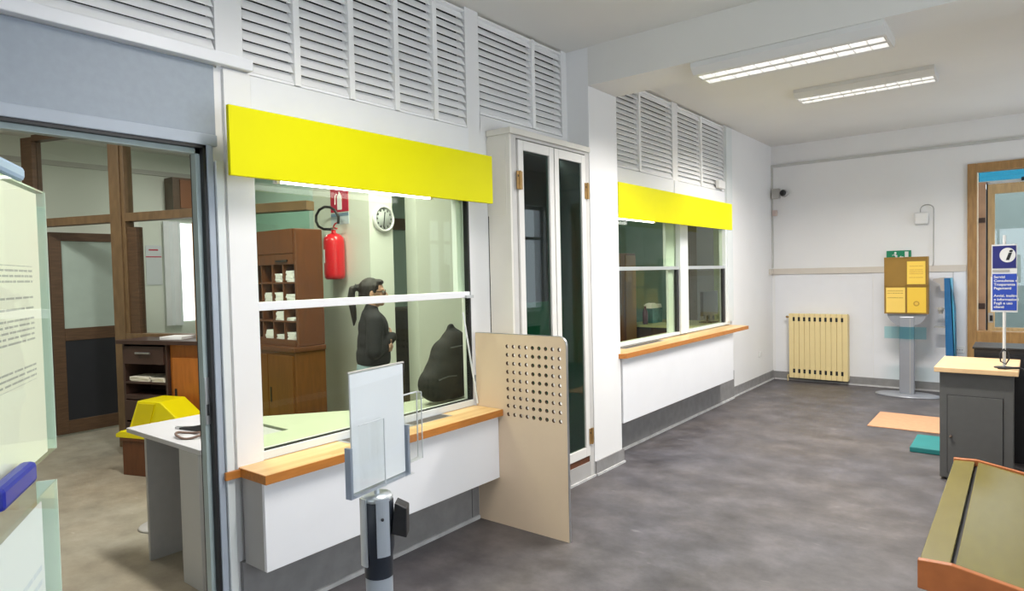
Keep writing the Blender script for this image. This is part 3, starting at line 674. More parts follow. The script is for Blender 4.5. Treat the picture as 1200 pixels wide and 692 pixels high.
# ================================================================== INFORMATION DESK
dk = thing('information_desk', 'dark grey cabinet desk with a pale timber top near the entrance', 'desk', (-.485, 5.72, 0))
dk.rotation_euler = (0, 0, 0)
box('body', GREYD, dk, 0, .435, 0, .62, .02, .808, bevel=.003); box('foot', BLACK, dk, .03, .40, .03, .58, 0, .02)
MB().prism([(-.03, -.062), (.463, -.062), (.472, .66), (-.022, .66)], 2, .809, .845).build('top', BIRCH, dk, bevel=.004)
dd = box('door', GREYD, dk, .05, .375, -.012, 0, .06, .635, bevel=.002); MB().cyl((.07, -.03, .335), (.07, -.012, .335), .009, 12).ball((.07, -.033, .335), .010, 10, 6).build('knob', mat('dark knob', (.10, .07, .05), .4), dd)
MB().box(.046, .05, -.003, .0, .056, .639).box(.05, .375, -.003, 0, .635, .639).box(.375, .379, -.003, 0, .056, .639).build('door_gap', BLACK, dk)
sp = thing('information_sign', 'white pole sign with blue information panels on the desk top', 'sign', (-.105, 5.83, .845))
MB().lathe([(.0, 0), (.06, 0), (.06, .006), (.012, .012), (.0, .012)], seg=20).build('base', BLACK, sp)
MB().cyl((0, 0, .01), (0, 0, .95), .010, 10).build('pole', PLASTW, sp)
p1 = MB().box(-.068, .066, -.016, -.012, .715, .875).build('info_panel', NAVY, sp)
box('panel_back', PLASTW, sp, -.074, .072, -.0118, -.0102, .66, .885)
MB().prism([(.018+.046*math.cos(a), .808+.052*math.sin(a)) for a in [2*PI*i/24 for i in range(24)]], 1, -.0170, -.0160).build('disc', PLASTW, p1)
text('letter', 'i', .105, BLACK, p1, (.004, -.0175, .775), FACE_Y, bold=.003, sx=1.25, shear=.25)
p2 = MB().box(-.068, .070, -.0165, -.0125, .415, .675).build('text_panel', BLUE, sp)
box('panel_frame', PLASTW, sp, -.078, .076, -.0123, -.0103, .402, .656)
for k, ln in enumerate(('Servizi', 'Consulenza e', 'Trasparenza e', 'Pagamenti', '', 'Avvisi, inoltre', 'e informazioni', 'Fogli e uso', 'clienti')):
    if ln: text('lettering', ln, .0245, PLASTW, p2, (-.06, -.0175, .645-k*.0268), FACE_Y, bold=.0006)
box('mid_clip', PLASTG, sp, -.068, .03, -.018, -.0165, .69, .705)
MB().tube([(.0, -.012, .14), (-.025, -.03, .10), (-.02, -.03, .05), (.01, -.03, .03), (.03, -.02, .07), (.02, -.015, .12), (.0, -.013, .13)], .005, 8).build('cable_loop', BLACK, sp)
cbm = MB()
cbm.tube([(-.14, 5.74, .854), (-.10, 5.74, .854), (-.05, 5.75, .858), (-.02, 5.76, .858), (.008, 5.78, .845), (.03, 5.80, .70), (.02, 5.82, .4), (.04, 5.84, .05), (.05, 5.86, .010)], .008, 8)
tag(cbm.build('power_cable', BLACK, None), 'black cable dropping over the desk end beside the information sign', 'cable')
# black cabinet behind the desk
bk = thing('black_cabinet', 'black cabinet standing behind the information desk under the entrance frame', 'cabinet', (-.315, 6.50, 0))
box('body', BLACK, bk, 0, .95, 0, .40, 0, .90, bevel=.004); box('top', BLACK, bk, -.01, .96, -.012, .41, .90, .918, bevel=.003)
box('door', BLACK, bk, .02, .46, -.012, 0, .06, .86); box('door', BLACK, bk, .48, .93, -.012, 0, .06, .86)
tag(MB().tube([(.06, 6.46, .6), (.03, 6.35, .45), (.07, 6.2, .2), (.05, 6.0, .012), (.10, 5.9, .010), (.3, 6.1, .010)], .007, 8).build('network_cable', PLASTG, None), 'grey cable hanging against the black cabinet beside the desk', 'cable')

# ================================================================== WAITING BENCH
bn = thing('waiting_bench', 'olive green slatted bench with orange timber ends in the right corner', 'bench', (-.335, 3.05, 0))
prof = [(0, .375), (.125, .385), (.60, .275), (.60, .20), (.10, .30), (0, .29)]
def endp(y0, y1): return MB().prism([(0, .285), (.11, .275), (.58, .18), (.66, .30), (.62, .318), (.115, .408), (0, .403)], 1, y0, y1)
endp(0, .03).build('end_panel', BENCHO, bn, bevel=.004); endp(1.74, 1.77).build('end_panel', BENCHO, bn, bevel=.004)
MB().prism([(.004, .372), (.108, .380), (.108, .398), (.004, .393)], 1, .03, 1.74).build('seat_slat', OLIVE, bn, bevel=.003)
MB().prism([(.124, .380), (.60, .286), (.604, .304), (.126, .398)], 1, .03, 1.74).build('seat_slat', OLIVE, bn, bevel=.003)
MB().prism([(.64, .36), (.80, .82), (.785, .83), (.622, .37)], 1, .03, 1.74).build('back_slat', OLIVE, bn, bevel=.003)
box('rail', BLACK, bn, .10, .14, .03, 1.74, .33, .37); box('rail', BLACK, bn, .55, .59, .03, 1.74, .24, .27)
for yy in (.25, 1.5):
    MB().tube([(.70, yy, .60), (.61, yy, .27), (.12, yy, .34)], .015, 8).build('support_arm', BLACK, bn)
for (xx, yy) in ((.15, .25), (.15, 1.5), (.55, .25), (.55, 1.5)):
    MB().cyl((xx, yy, 0), (xx, yy, .335 if xx < .3 else .25), .018, 10).build('leg', BLACK, bn)

# ================================================================== BELT POST WITH SIGN HOLDER
bp_ = thing('belt_post', 'grey barrier post with black belt head and acrylic sign holder on top', 'post', (-1.285, 1.06, 0))
MB().lathe([(.0, 0), (.17, 0), (.17, .012), (.12, .03), (.04, .04), (.0, .04)], seg=32).build('base', BLACK, bp_)
MB().cyl((0, 0, .03), (0, 0, .93), .034, 28).build('pole', POSTG, bp_)
MB().lathe([(.036, .0), (.036, .05), (.041, .075), (.041, .19), (.036, .195), (.034, .20), (.0, .202)], (0, 0, .845), 28).build('belt_head', mat('dark blue black plastic', (.015, .02, .03), .4, var=.2), bp_)
MB().lathe([(.038, 0), (.040, .006), (.036, .014), (.0, .015)], (0, 0, 1.038), 28).build('cap', ALU, bp_)
hd = Vector((.95, -.30, 0))
def plate(ang, z0, z1, w, name, m):
    mb = MB(); n_ = 6
    vs = []; 
    for i in range(n_+1):
        a = ang-w/2+w*i/n_
        for r in (.0415, .046):
            vs += [(r*math.cos(a), r*math.sin(a), z0), (r*math.cos(a), r*math.sin(a), z1)]
    fs = []
    for i in range(n_):
        b0, b1 = i*4, (i+1)*4
        fs += [(b0+2, b1+2, b1+3, b0+3), (b0, b0+1, b1+1, b1), (b0+1, b0+3, b1+3, b1+1), (b0, b1, b1+2, b0+2)]
    fs += [(0, 2, 3, 1), (n_*4, n_*4+1, n_*4+3, n_*4+2)]
    mb.add(vs, fs); return mb.build(name, m, bp_)
toc = math.atan2(-1.06, 1.285)
plate(toc-.95, .88, 1.05, .55, 'clip_plate', ALU); fp = plate(toc+.30, .905, 1.05, .75, 'clip_plate', POSTG)
MB().ball((.0475*math.cos(toc+.25), .0475*math.sin(toc+.25), 1.0), .004, 8, 6).build('screw', BLACK, fp)
be = MB().prism([(-.02, -.035), (.018, -.045), (.02, .03), (-.01, .045)], 1, -.022, .022).build('belt_clip', BLACK, bp_, bevel=.003)
be.location = (.058*math.cos(toc+1.35), .058*math.sin(toc+1.35), .99); be.rotation_euler = (0, 0, toc+1.35)
# sign holder (own orientation): local x runs along the sheet
sg = MB().cyl((0, 0, 1.05), (0, 0, 1.072), .007, 12).box(-.004, .004, -.03, .03, 1.064, 1.070).build('stem', ALU, bp_)
hold = bpy.data.objects.new('sign_holder', None); COL.objects.link(hold); hold.parent = bp_
HROT = math.radians(99); HZ = -.022; HS_ = 1.13
def HP(mb, name, m, par=bp_, **k):
    o = mb.build(name, m, par, **k); o.rotation_euler = (0, 0, HROT); o.location = (.004, .008, HZ); o.scale = (HS_, 1, 1); return o
bpy.data.objects.remove(hold)
HP(MB().box(-.100, -.093, -.009, .009, 1.092, 1.215).box(.093, .100, -.009, .009, 1.092, 1.225).box(-.093, .093, -.009, .009, 1.092, 1.099), 'u_frame', mat('grey metal channel', (.34, .39, .47), .35, metal=.4), label='grey metal U frame')
HP(MB().box(-.0925, .0925, -.030, .018, 1.099, 1.101), 'bottom_lip', ACRYL)
HP(MB().box(-.0925, .0925, -.0045, -.003, 1.101, 1.395).box(-.0925, .0925, .003, .0045, 1.101, 1.395), 'acrylic_sheet', ACRYL)
HP(MB().box(-.0925, .0925, -.003, .003, 1.392, 1.396), 'top_edge', mat('frosted acrylic edge', (.55, .52, .48), .4))
HP(MB().box(-.09, -.01, -.0285, -.027, 1.105, 1.27).box(-.011, -.0095, -.0285, -.0045, 1.105, 1.27).box(-.0925, -.091, -.0285, -.0045, 1.105, 1.27), 'leaflet_pocket', ACRYL)
HP(MB().box(.03, .165, .020, .0215, 1.115, 1.30).box(.1635, .165, .0045, .020, 1.115, 1.30).box(.03, .0315, .0045, .020, 1.115, 1.30).box(.03, .165, .0045, .0215, 1.115, 1.117).box(.0925, .165, .0045, .006, 1.115, 1.30), 'rear_pocket', ACRYL)
HP(MB().box(.1632, .1655, .0195, .0222, 1.115, 1.30).box(.094, .1655, .0195, .0222, 1.298, 1.3015).box(.1632, .1655, .0045, .0195, 1.298, 1.3015).box(.1640, .1655, .004, .0065, 1.115, 1.30).box(.094, .1655, .0195, .0222, 1.115, 1.1175), 'pocket_rim', mat('bright acrylic rim', (.66, .68, .68), .3))
HP(MB().box(-.0112, -.0092, -.0292, -.0268, 1.105, 1.27).box(-.09, -.0092, -.0292, -.0268, 1.269, 1.271), 'pocket_rim', mat('grey acrylic rim', (.60, .62, .63), .3))
# sheets held by the holder
def HS(mb, name, m, lab):
    o = mb.build(name, m, None); o.location = (-1.281, 1.068, HZ); o.rotation_euler = (0, 0, HROT); o.scale = (HS_, 1, 1); return tag(o, lab, 'paper')
HS(MB().box(-.088, .088, -.0022, .0022, 1.103, 1.390), 'blank_sheet', PAPER, 'blank white sheet in the acrylic holder on the barrier post')

# ================================================================== NOTICE STAND AT THE LEFT EDGE
ang = math.atan2(-.49, .87)+PI
ns = thing('notice_stand', 'acrylic notice stand with a printed page beside the office doorway', 'notice stand', (-1.06, .265, 0), ang)
MB().lathe([(.0, 0), (.19, 0), (.19, .012), (.03, .03), (.0, .03)], (-.10, .06, 0), 28).build('base', PLASTG, ns)
MB().cyl((-.10, .06, .02), (-.10, .06, 1.70), .014, 14).build('pole', ALU, ns)
GREENE = mat('pale green acrylic edge', (.62, .74, .60), .3)
box('upper_pocket', ACRYLG, ns, -.15, .15, -.010, -.008, 1.345, 1.742); box('upper_pocket', ACRYLG, ns, -.15, .15, .004, .006, 1.345, 1.742)
box('pocket_edge', GREENE, ns, .1495, .1515, -.010, .006, 1.345, 1.742); box('pocket_top', GREENE, ns, -.15, .1495, -.008, .004, 1.740, 1.742)
box('lower_pocket', ACRYLG, ns, -.15, .10, -.020, -.018, .95, 1.308); box('lower_pocket', ACRYLG, ns, -.15, .10, .004, .006, .95, 1.308)
box('pocket_edge', GREENE, ns, .0995, .1015, -.020, .006, .95, 1.308)
MB().box(-.16, -.03, -.030, -.0105, 1.342, 1.370).build('blue_rail', mat('cobalt blue plastic', (.01, .02, .30), .35), ns, bevel=.006)
MB().box(-.12, .05, -.012, .012, 1.744, 1.764).build('clamp_bar', mat('pale blue clamp', (.36, .50, .66), .35), ns, bevel=.006)
box('arm', ALU, ns, -.11, -.09, .006, .05, 1.5, 1.53); box('arm', ALU, ns, -.11, -.09, .006, .05, 1.1, 1.13)
NOTE = print_mat('typed notice print', (.84, .81, .70), (.16, .16, .17), 52, .25, .86, 5., .62, ((.30, .72), (.84, .87)))
def sheet(name, m, lab, x0, x1, z0, z1, curl):
    mb = MB(); n_ = 10; vs = []
    for j in range(2):
        for i in range(n_+1):
            u = i/n_; x = x0+(x1-x0)*u
            vs.append((x+(curl if False else 0), -.006+.006*j*.2-curl*(1-u)**3*.0, z0)); vs.append((x, -.006+.0012*j, z1))
    fs = []
    for j in range(2):
        o_ = j*2*(n_+1)
        for i in range(n_):
            a = o_+2*i; q = (a, a+2, a+3, a+1); fs.append(q if j == 0 else q[::-1])
    o = mb.add(vs, fs).build(name, m, None); o.location = ns.location; o.rotation_euler = (0, 0, ang); return tag(o, lab, 'paper')
sheet('printed_notice', NOTE, 'cream printed page in the upper pocket of the acrylic notice stand', -.145, .118, 1.348, 1.735, 0)
lowp = sheet('printed_leaflet', print_mat('pale ruled form print', (.80, .81, .84), (.45, .52, .66), 16, .05, .95, 2., .5, ((.1, .75),)), 'pale form with blue print in the lower pocket of the acrylic notice stand', -.145, .075, .96, 1.285, 0)

# ================================================================== OFFICE BEHIND THE COUNTER
struct('wall_office', OWALL, MB().box(-9.4, -9.2, YF, 12.2, 0, CZ))
struct('wall_office.001', OWALL, MB().box(-9.2, W0, YF-.1, YF, 0, CZ))
FTEAL = mat('dark teal office wall', (.20, .30, .26), .6, var=.05)
struct('wall_office.002', FTEAL, MB().box(-9.2, W0, 12.0, 12.2, 0, CZ))
struct('wall_office.003', OWALL, MB().box(-4.75, -4.6, 4.37, 6.1, 0, CZ))        # pale wall behind the backpack
struct('wall_office.004', OWALLT, MB().box(-7.2, -7.0, 5.2, 12.0, 0, CZ))
struct('wall_office.005', OWALLT, MB().box(-9.2, -5.05, 4.62, 4.78, 0, CZ) if False else MB().box(-9.2, -7.2, 5.2, 5.3, 0, CZ))
struct('pillar_office', OWALL, MB().box(-5.36, -4.54, 3.75, 4.02, 0, CZ))
struct('wall_office.006', mat('dark brown column', (.10, .085, .07), .6, var=.05), MB().box(-4.05, -3.6, 8.78, 9.42, 0, CZ))
struct('wall_office.007', mat('olive wall', (.46, .52, .30), .6, var=.04), MB().box(-4.2, -3.0, 10.4, 10.5, 0, CZ))
struct('trim_11', mat('wall trunking', (.50, .50, .46), .5), MB().box(-9.2, -9.17, 1.0, 5.2, 3.03, 3.09))
struct('trim_12', BROWNW, MB().box(-7.0, -6.96, 5.3, 8.5, 2.26, 2.42))

# timber partition
TH = math.atan2(.324, .946)
pt = bpy.data.objects.new('partition', None); COL.objects.link(pt); pt.location = (-8.0, 2.25, 0); pt.rotation_euler = (0, 0, TH); pt['kind'] = 'structure'
def PB(name, m, *a, bevel=.003): return box(name, m, pt, *a, bevel=bevel, kind='structure')
PB('post', BROWNW, -.10, .06, -.05, .05, 0, 3.10); PB('post', BROWNL, 1.11, 1.245, -.06, .05, 0, 3.10); PB('post', BROWNL, 1.245, 1.29, -.045, .05, 0, 3.10)
PB('head_rail', BROWNW, .06, 3.37, -.05, .05, 3.06, 3.12); PB('rail', BROWNL, .06, 1.11, -.055, .05, 2.185, 2.265); PB('rail', BROWNL, 1.29, 3.37, -.055, .05, 2.185, 2.265)
PB('jamb', BROWNW, 1.29, 1.41, -.035, .04, 1.08, 2.13); PB('sill_rail', BROWNL, 1.245, 2.42, -.055, .05, 1.04, 1.11); PB('lower_panel', DARKW, 1.29, 2.9, -.02, .02, 0, 1.04)
PB('transom_pane', PANEC, .06, 1.11, -.004, .004, 2.265, 3.06, bevel=0); PB('transom_pane', PANEC, 1.29, 3.36, -.004, .004, 2.265, 3.06, bevel=0); PB('pane', PANEC, 1.41, 2.75, -.004, .004, 1.11, 2.185, bevel=0)
PB('teal_pane', glass('teal glass', (.80, .92, .88), .05, 4, .5), 2.75, 3.35, -.004, .004, 1.2, 2.185, bevel=0)
# office door leaf, swung back
dl = struct('door_3', BROWNW, MB().box(-.02, .02, .0, .11, .02, 2.14).box(-.02, .02, .78, .88, .02, 2.14).box(-.02, .02, .11, .78, 2.05, 2.14).box(-.02, .02, .11, .78, 1.0, 1.13).box(-.02, .02, .11, .78, .02, .16), bevel=.003)
dl.location = (-7.93, 2.33, 0)
box('pane', mat('pale frosted panel', (.42, .52, .47), .35, var=.03), dl, -.008, .008, .11, .78, 1.13, 2.05, kind='structure'); box('lower_panel', mat('navy black panel', (.014, .016, .022), .45), dl, -.012, .012, .11, .78, .16, 1.0, kind='structure')

# behind the partition: window light, curtain, poster, wall box
wv = struct('window_3', emit('daylit window glass', (.95, .98, 1.0), 2.2), MB().box(-9.195, -9.19, 4.255, 4.50, 1.05, 2.40))
tag(MB().prism([(.0, 0), (.02, .06), (-.005, .12), (.02, .18), (.0, .22), (-.02, .22), (-.015, .12), (-.02, 0)], 2, 0, 1.42).build('curtain', CURTAIN, None), 'pale sheer curtain beside the bright window beyond the timber partition', 'curtain').location = (-9.14, 4.02, 1.0)
wbx = thing('wall_box', 'brown timber box hanging high beyond the timber partition', 'cabinet', (-9.2, 4.08, 2.56))
box('body', BROWNW, wbx, 0, .24, 0, .62, 0, .44); box('door', mat('chestnut door', (.22, .08, .03), .4), wbx, .24, .26, .09, .60, .03, .41)
po = tag(box('poster', print_mat('poster print', (.66, .70, .72), (.35, .40, .46), 22, .1, .9, 4., .6), None, -9.198, -9.19, 3.80, 4.0, 1.56, 2.09), 'white poster with a red band on the wall beyond the timber partition', 'poster')
box('red_band', SIGNRED, po, -9.1905, -9.189, 3.80, 4.0, 1.93, 1.945); box('red_logo', SIGNRED, po, -9.1905, -9.189, 3.84, 3.96, 2.02, 2.04)

# low cabinets in front of the partition
dc = thing('drawer_cabinet', 'dark wooden cabinet with drawers and an open shelf of papers by the partition', 'cabinet', (-8.0, 2.25, 0), TH)
def DC(name, m, *a, p=dc, bevel=.002): return box(name, m, p, *a, bevel=bevel)
DC('carcass_side', DARKW, 1.56, 1.585, -.36, -.07, 0, 1.05); DC('carcass_side', DARKW, 2.06, 2.085, -.36, -.07, 0, 1.05); DC('carcass_back', DARKW, 1.585, 2.06, -.09, -.07, 0, 1.05)
DC('shelf', DARKW, 1.585, 2.06, -.36, -.09, .69, .71); DC('shelf', DARKW, 1.585, 2.06, -.36, -.09, .55, .59); DC('plinth', DARKW, 1.585, 2.06, -.34, -.09, 0, .06)
for (z0, z1) in ((.87, 1.03), (.36, .54), (.07, .34)):
    dw = DC('drawer', DARKW, 1.59, 2.055, -.375, -.10, z0, z1); MB().cyl((1.75, -.39, (z0+z1)/2+.02), (1.92, -.39, (z0+z1)/2+.02), .009, 8).build('handle', STEEL, dw)
DC('top', DARKW, 1.53, 2.73, -.40, -.062, 1.05, 1.085)
oc = thing('sliding_cabinet', 'orange brown sliding-door cabinet seen through the office doorway', 'cabinet', (-8.0, 2.25, 0), TH)
box('carcass', ORANGEW, oc, 2.09, 2.76, -.33, -.065, 0, 1.048, bevel=.003)
d_ = box('door', ORANGEW, oc, 2.13, 2.45, -.35, -.33, .05, .93, bevel=.002); box('grip', BLACK, d_, 2.15, 2.175, -.352, -.35, .56, .66)
d_ = box('door', ORANGEW, oc, 2.42, 2.74, -.34, -.331, .05, .93, bevel=.002)
def papers(name, lab, loc, rz, w, d, n_, group=None, m=PAPER):
    mb = MB(); z = 0
    for i in range(n_):
        h = random.uniform(.006, .014); a = random.uniform(-.12, .12); c, s_ = math.cos(a), math.sin(a); dx = random.uniform(-.012, .012)
        pts = [(dx+c*x-s_*y, s_*x+c*y) for x, y in ((-w/2, -d/2), (w/2, -d/2), (w/2, d/2), (-w/2, d/2))]
        mb.prism(pts, 2, z, z+h); z += h+.0005
    o = mb.build(name, m, None); o.location = loc; o.rotation_euler = (0, 0, rz); return tag(o, lab, 'papers', group)
def PL(s, y, z=0.): return (-8.0+s*math.cos(TH)-y*math.sin(TH), 2.25+s*math.sin(TH)+y*math.cos(TH), z)
papers('paper_stack', 'loose cream papers on the open shelf of the dark drawer cabinet, left pile', PL(1.74, -.25, .7105), TH+.1, .21, .2, 5, m=mat('cream paper', (.74, .70, .60), .8))
papers('paper_stack', 'loose cream papers on the open shelf of the dark drawer cabinet, right pile', PL(1.955, -.25, .7105), TH-.1, .16, .2, 4, m=MATS['cream paper'])
papers('paper_stack', 'few white sheets lying on the dark cabinet top below the window glow', PL(2.05, -.2, 1.0855), TH+.2, .22, .2, 2)
bs = thing('bookcase', 'narrow red brown bookcase with pale papers on the dark cabinet top', 'bookcase', (*PL(0, 0)[:2], 1.085), TH)
box('side', OCHREW, bs, 2.39, 2.42, -.33, -.07, 0, 1.02); box('side', REDW, bs, 2.73, 2.76, -.33, -.07, 0, 1.02); box('back', REDW, bs, 2.42, 2.73, -.09, -.07, 0, 1.02)
for z in (0, .30, .55, .76, 1.0): box('shelf', REDW, bs, 2.42, 2.73, -.33, -.09, z, z+.02)
papers('paper_stack', 'pale folders on the middle shelf of the narrow bookcase', PL(2.54, -.22, 1.085+.5705), TH, .2, .18, 4)
papers('paper_stack', 'pale folders on the lower shelf of the narrow bookcase', PL(2.54, -.22, 1.085+.3205), TH, .2, .18, 5)

# crate on a red brown stool
st = thing('wooden_box', 'red brown wooden box on the office floor holding the yellow crate', 'box', (*PL(2.17, -.575)[:2], 0), TH)
box('body', REDW, st, -.20, .45, -.16, .16, 0, .29, bevel=.004); box('lid', REDW, st, -.21, .46, -.17, .17, .29, .31, bevel=.003); box('knob', STEEL, st, .10, .14, -.18, -.16, .15, .17)
cr = thing('yellow_crate', 'bright yellow plastic crate tipped on its side in the office', 'crate', (*PL(2.18, -.575)[:2], .312), TH)
Y1 = [(-.24, 0), (-.12, .32), (.16, .32), (.52, .06), (.52, 0)]
MB().prism([(-.22, .02), (-.095, .30), (.15, .30), (.48, .06), (.48, .0), (-.20, 0)], 1, -.10, .16).build('shell', CRATEY, cr, bevel=.008)
MB().prism([(-.27, -.0), (-.27, .03), (-.22, .055), (.03, .055), (.05, .03), (.05, 0)], 1, -.17, -.101).build('lip', CRATEY, cr, bevel=.006)
MB().prism([(-.16, .06), (-.07, .28), (.10, .28), (.02, .06)], 1, -.112, -.1005).build('side_rib', mat('deeper yellow plastic', (.72, .60, .0), .4), cr)

# white table in the doorway
tb = thing('office_table', 'pale grey office table with panel legs just inside the office doorway', 'table', (-4.17, 1.575, 0))
box('tabletop', mat('pale lilac laminate', (.52, .52, .55), .35, var=.02), tb, 0, .89, 0, .48, .715, .742, bevel=.003)
box('leg_panel', GREYL, tb, .215, .24, .01, .46, 0, .715, bevel=.002)
pd = box('pedestal', mat('light grey pedestal', (.47, .47, .46), .5, var=.02), tb, .66, .87, .0, .46, 0, .715, bevel=.003)
box('modesty_panel', GREYL, tb, .24, .66, .40, .42, .25, .715)
tag(MB().lathe([(.0, 0), (.13, 0), (.12, .012), (.0, .016)], seg=24).build('floor_disc', PLASTG, None), 'grey round floor disc half hidden behind the table leg', 'disc').location = (-4.45, 1.86, .0)
stp = thing('stapler', 'black stapler with a grey jaw on the office table', 'stapler', (-3.72, 1.78, .7425), .25)
MB().prism([(-.13, .0), (-.13, .012), (-.05, .02), (.10, .05), (.13, .04), (.13, .0)], 1, -.018, .018).build('body', BLACK, stp, bevel=.003); box('jaw', STEEL, stp, -.17, -.10, -.013, .013, .0, .012)
tag(MB().tube([(.09*math.cos(a)*(1+.1*math.sin(3*a)), .055*math.sin(a), .012+.008*math.sin(2*a)) for a in [2*PI*i/26 for i in range(50)]], .007, 8).build('cable_coil', mat('brown cable', (.16, .10, .08), .5), None), 'small brown coiled cable beside the stapler on the office table', 'cable').location = (-3.62, 1.68, .7425)
tag(MB().tube([(-.16, .0, .01), (-.05, .02, .02), (.08, .05, .015), (.18, .1, .01)], .006, 8).build('grey_cable', PLASTG, None), 'grey cable running across the office table behind the coil', 'cable').location = (-3.50, 1.80, .7435)
tag(box('eraser', mat('cream rubber', (.70, .62, .45), .6), None, -3.30, -3.22, 1.60, 1.64, .7425, .762, bevel=.004), 'small cream block on the office table by the door frame', 'eraser')

# desk behind the near window
ds = thing('counter_desk', 'pale green topped desk behind the near counter window', 'desk', (0, 0, 0))
MB().prism([(-2.95, 1.73), (-2.96, 3.40), (-3.22, 3.40), (-3.34, 2.66), (-3.72, 2.19), (-3.70, 2.075), (-3.265, 2.075), (-3.265, 1.73)][::-1], 2, .725, .75).build('desktop', mat('pale green desktop', (.50, .54, .42), .45, var=.02), ds, bevel=.003)
box('leg_panel', GREYL, ds, -3.24, -2.97, 1.75, 1.78, 0, .725); box('leg_panel', GREYL, ds, -3.14, -2.95, 3.22, 3.25, 0, .725)

# sorting cabinet
sc_ = thing('sorting_cabinet', 'red brown pigeonhole sorting cabinet on a lower cupboard behind the near window', 'cabinet', (-5.28, 2.91, 0))
CW, CD = .87, .25
box('side', REDW, sc_, CW-.03, CW, .004, CD, 1.07, 1.99, bevel=.006); box('side', REDW, sc_, 0, .03, 0, CD, 1.07, 1.99); box('back', DARKW, sc_, .03, CW-.03, CD-.02, CD, 1.07, 1.99)
box('top', REDW, sc_, .03, CW-.03, 0, CD-.02, 1.96, 1.99); box('header', REDW, sc_, .03, CW-.03, 0, .02, 1.80, 1.96); box('header', REDW, sc_, .03, CW-.03, .003, .02, 1.715, 1.796); box('pull', BLACK, sc_, .60, .76, -.008, .003, 1.735, 1.75)
cols_ = [.03, .215, .37, .525, .68, .84]
rows = [1.12, 1.27, 1.42, 1.575, 1.715]
for z in rows[:-1]: box('shelf', REDW, sc_, .03, CW-.03, .005, CD-.02, z-.012, z)
for x in cols_[1:-1]: box('divider', REDW, sc_, x-.006, x+.006, .008, CD-.02, 1.12, 1.715)
box('rail', REDW, sc_, .03, CW-.03, 0, .02, 1.07, 1.118)
DORANGE = mat('dark amber cupboard wood', (.17, .06, .012), .4, var=.12, scale=5, stretch=(6, 6, 1))
lc = box('lower_cupboard', DORANGE, sc_, 0, CW, -.03, CD, 0, 1.03, bevel=.006); box('ledge', REDW, sc_, -.01, CW+.01, -.045, CD, 1.03, 1.068, bevel=.004)
d_ = box('door', DORANGE, sc_, .03, .50, -.045, -.03, .06, 1.0, bevel=.002); box('grip', BLACK, d_, .535, .553, -.049, -.045, .62, .74)
d_ = box('door', DORANGE, sc_, .51, CW-.02, -.045, -.03, .06, 1.0, bevel=.002)
names = ['bottom', 'second', 'third', 'top']; cn = {2: 'third', 3: 'second', 4: 'first'}
for r in range(4):
    for c in (2, 3, 4):
        if (r, c) in ((1, 2), (3, 2)): continue
        x = (cols_[c]+cols_[c+1])/2; w = (cols_[c+1]-cols_[c])*.74
        papers('mail_bundle', 'white mail bundle in the %s row, %s pigeonhole from the sorting cabinet end' % (names[r], cn[c]), (-5.28+x, 2.91+.09, rows[r]+.001), random.uniform(-.1, .1), w, .14, random.choice((3, 5, 6, 7)), 'mail in the pigeonholes')

# fire extinguisher, sign, clock on the pillar (faces -Y / +X)
PX, PY = -4.86, 3.75
fe = thing('fire_extinguisher', 'red fire extinguisher with black hose hung on the pale office pillar', 'extinguisher', (-4.92, PY-.10, 1.585))
MB().lathe([(.0, .0), (.075, .002), (.090, .02), (.093, .05), (.093, .345), (.086, .38), (.060, .405), (.025, .42), (.02, .425), (.02, .45), (.0, .452)], seg=26).build('cylinder', RED, fe)
MB().prism([(-.02, -.0), (.02, 0), (.02, .02), (-.02, .02)], 1, -.02, .02).build('valve', STEEL, fe).location = (0, 0, .45)
MB().tube([(0, 0, .475), (.05, -.02, .50), (.09, -.03, .505)], .007, 8).tube([(0, 0, .47), (.05, -.02, .462), (.09, -.03, .455)], .007, 8).build('handle', RED, fe)
MB().tube([(.10, -.02, .50), (.12, -.03, .56), (.08, -.04, .62), (.02, -.045, .65), (-.06, -.045, .66), (-.14, -.045, .64), (-.19, -.045, .59), (-.195, -.045, .54), (-.16, -.045, .49), (-.09, -.04, .46), (-.015, -.015, .455)], .012, 10).build('hose', BLACK, fe)
MB().prism([(.0942*math.cos(a), .0942*math.sin(a)) for a in [PI*1.22+PI*.24*i/8 for i in range(9)]]+[(.091*math.cos(a), .091*math.sin(a)) for a in [PI*1.22+PI*.24*(8-i)/8 for i in range(9)]], 2, .15, .27).build('label_plate', PAPER, fe)
box('wall_hook', STEEL, fe, -.02, .02, .09, .10, .30, .36)
fs = thing('extinguisher_sign', 'red sign with a white extinguisher symbol above the fire extinguisher', 'sign', (-4.945, PY, 2.205))
box('plate', SIGNRED, fs, -.135, .125, -.006, 0, 0, .215, bevel=.002)
MB().prism([(-.033, .02), (.033, .02), (.033, .14), (.014, .165), (-.014, .165), (-.033, .14)], 1, -.0075, -.006).box(-.008, .008, -.0075, -.006, .165, .185).build('symbol', PAPER, fs)
MB().tube([(-.035, -.0075, .165), (-.06, -.0075, .15), (-.065, -.0075, .07)], .005, 6).build('symbol_hose', PAPER, fs)
fs2 = tag(box('caption_plate', mat('pale blue caption', (.55, .66, .72), .5), None, -5.08, -4.82, PY-.004, PY, 2.09, 2.195), 'pale blue caption plate between the red sign and the extinguisher', 'sign')
box('band', mat('grey blue band', (.20, .30, .42), .5), fs2, -5.08, -4.82, PY-.005, PY-.004, 2.165, 2.195)
ck = thing('wall_clock', 'round white wall clock on the office pillar above the person', 'clock', (-4.54, 3.905, 2.12))
c_ = MB().lathe([(.0, 0), (.122, 0), (.122, .02), (.108, .035), (.100, .03), (.100, .018), (.0, .018)], seg=32).build('case', PLASTW, ck); c_.rotation_euler = (0, PI/2, 0)
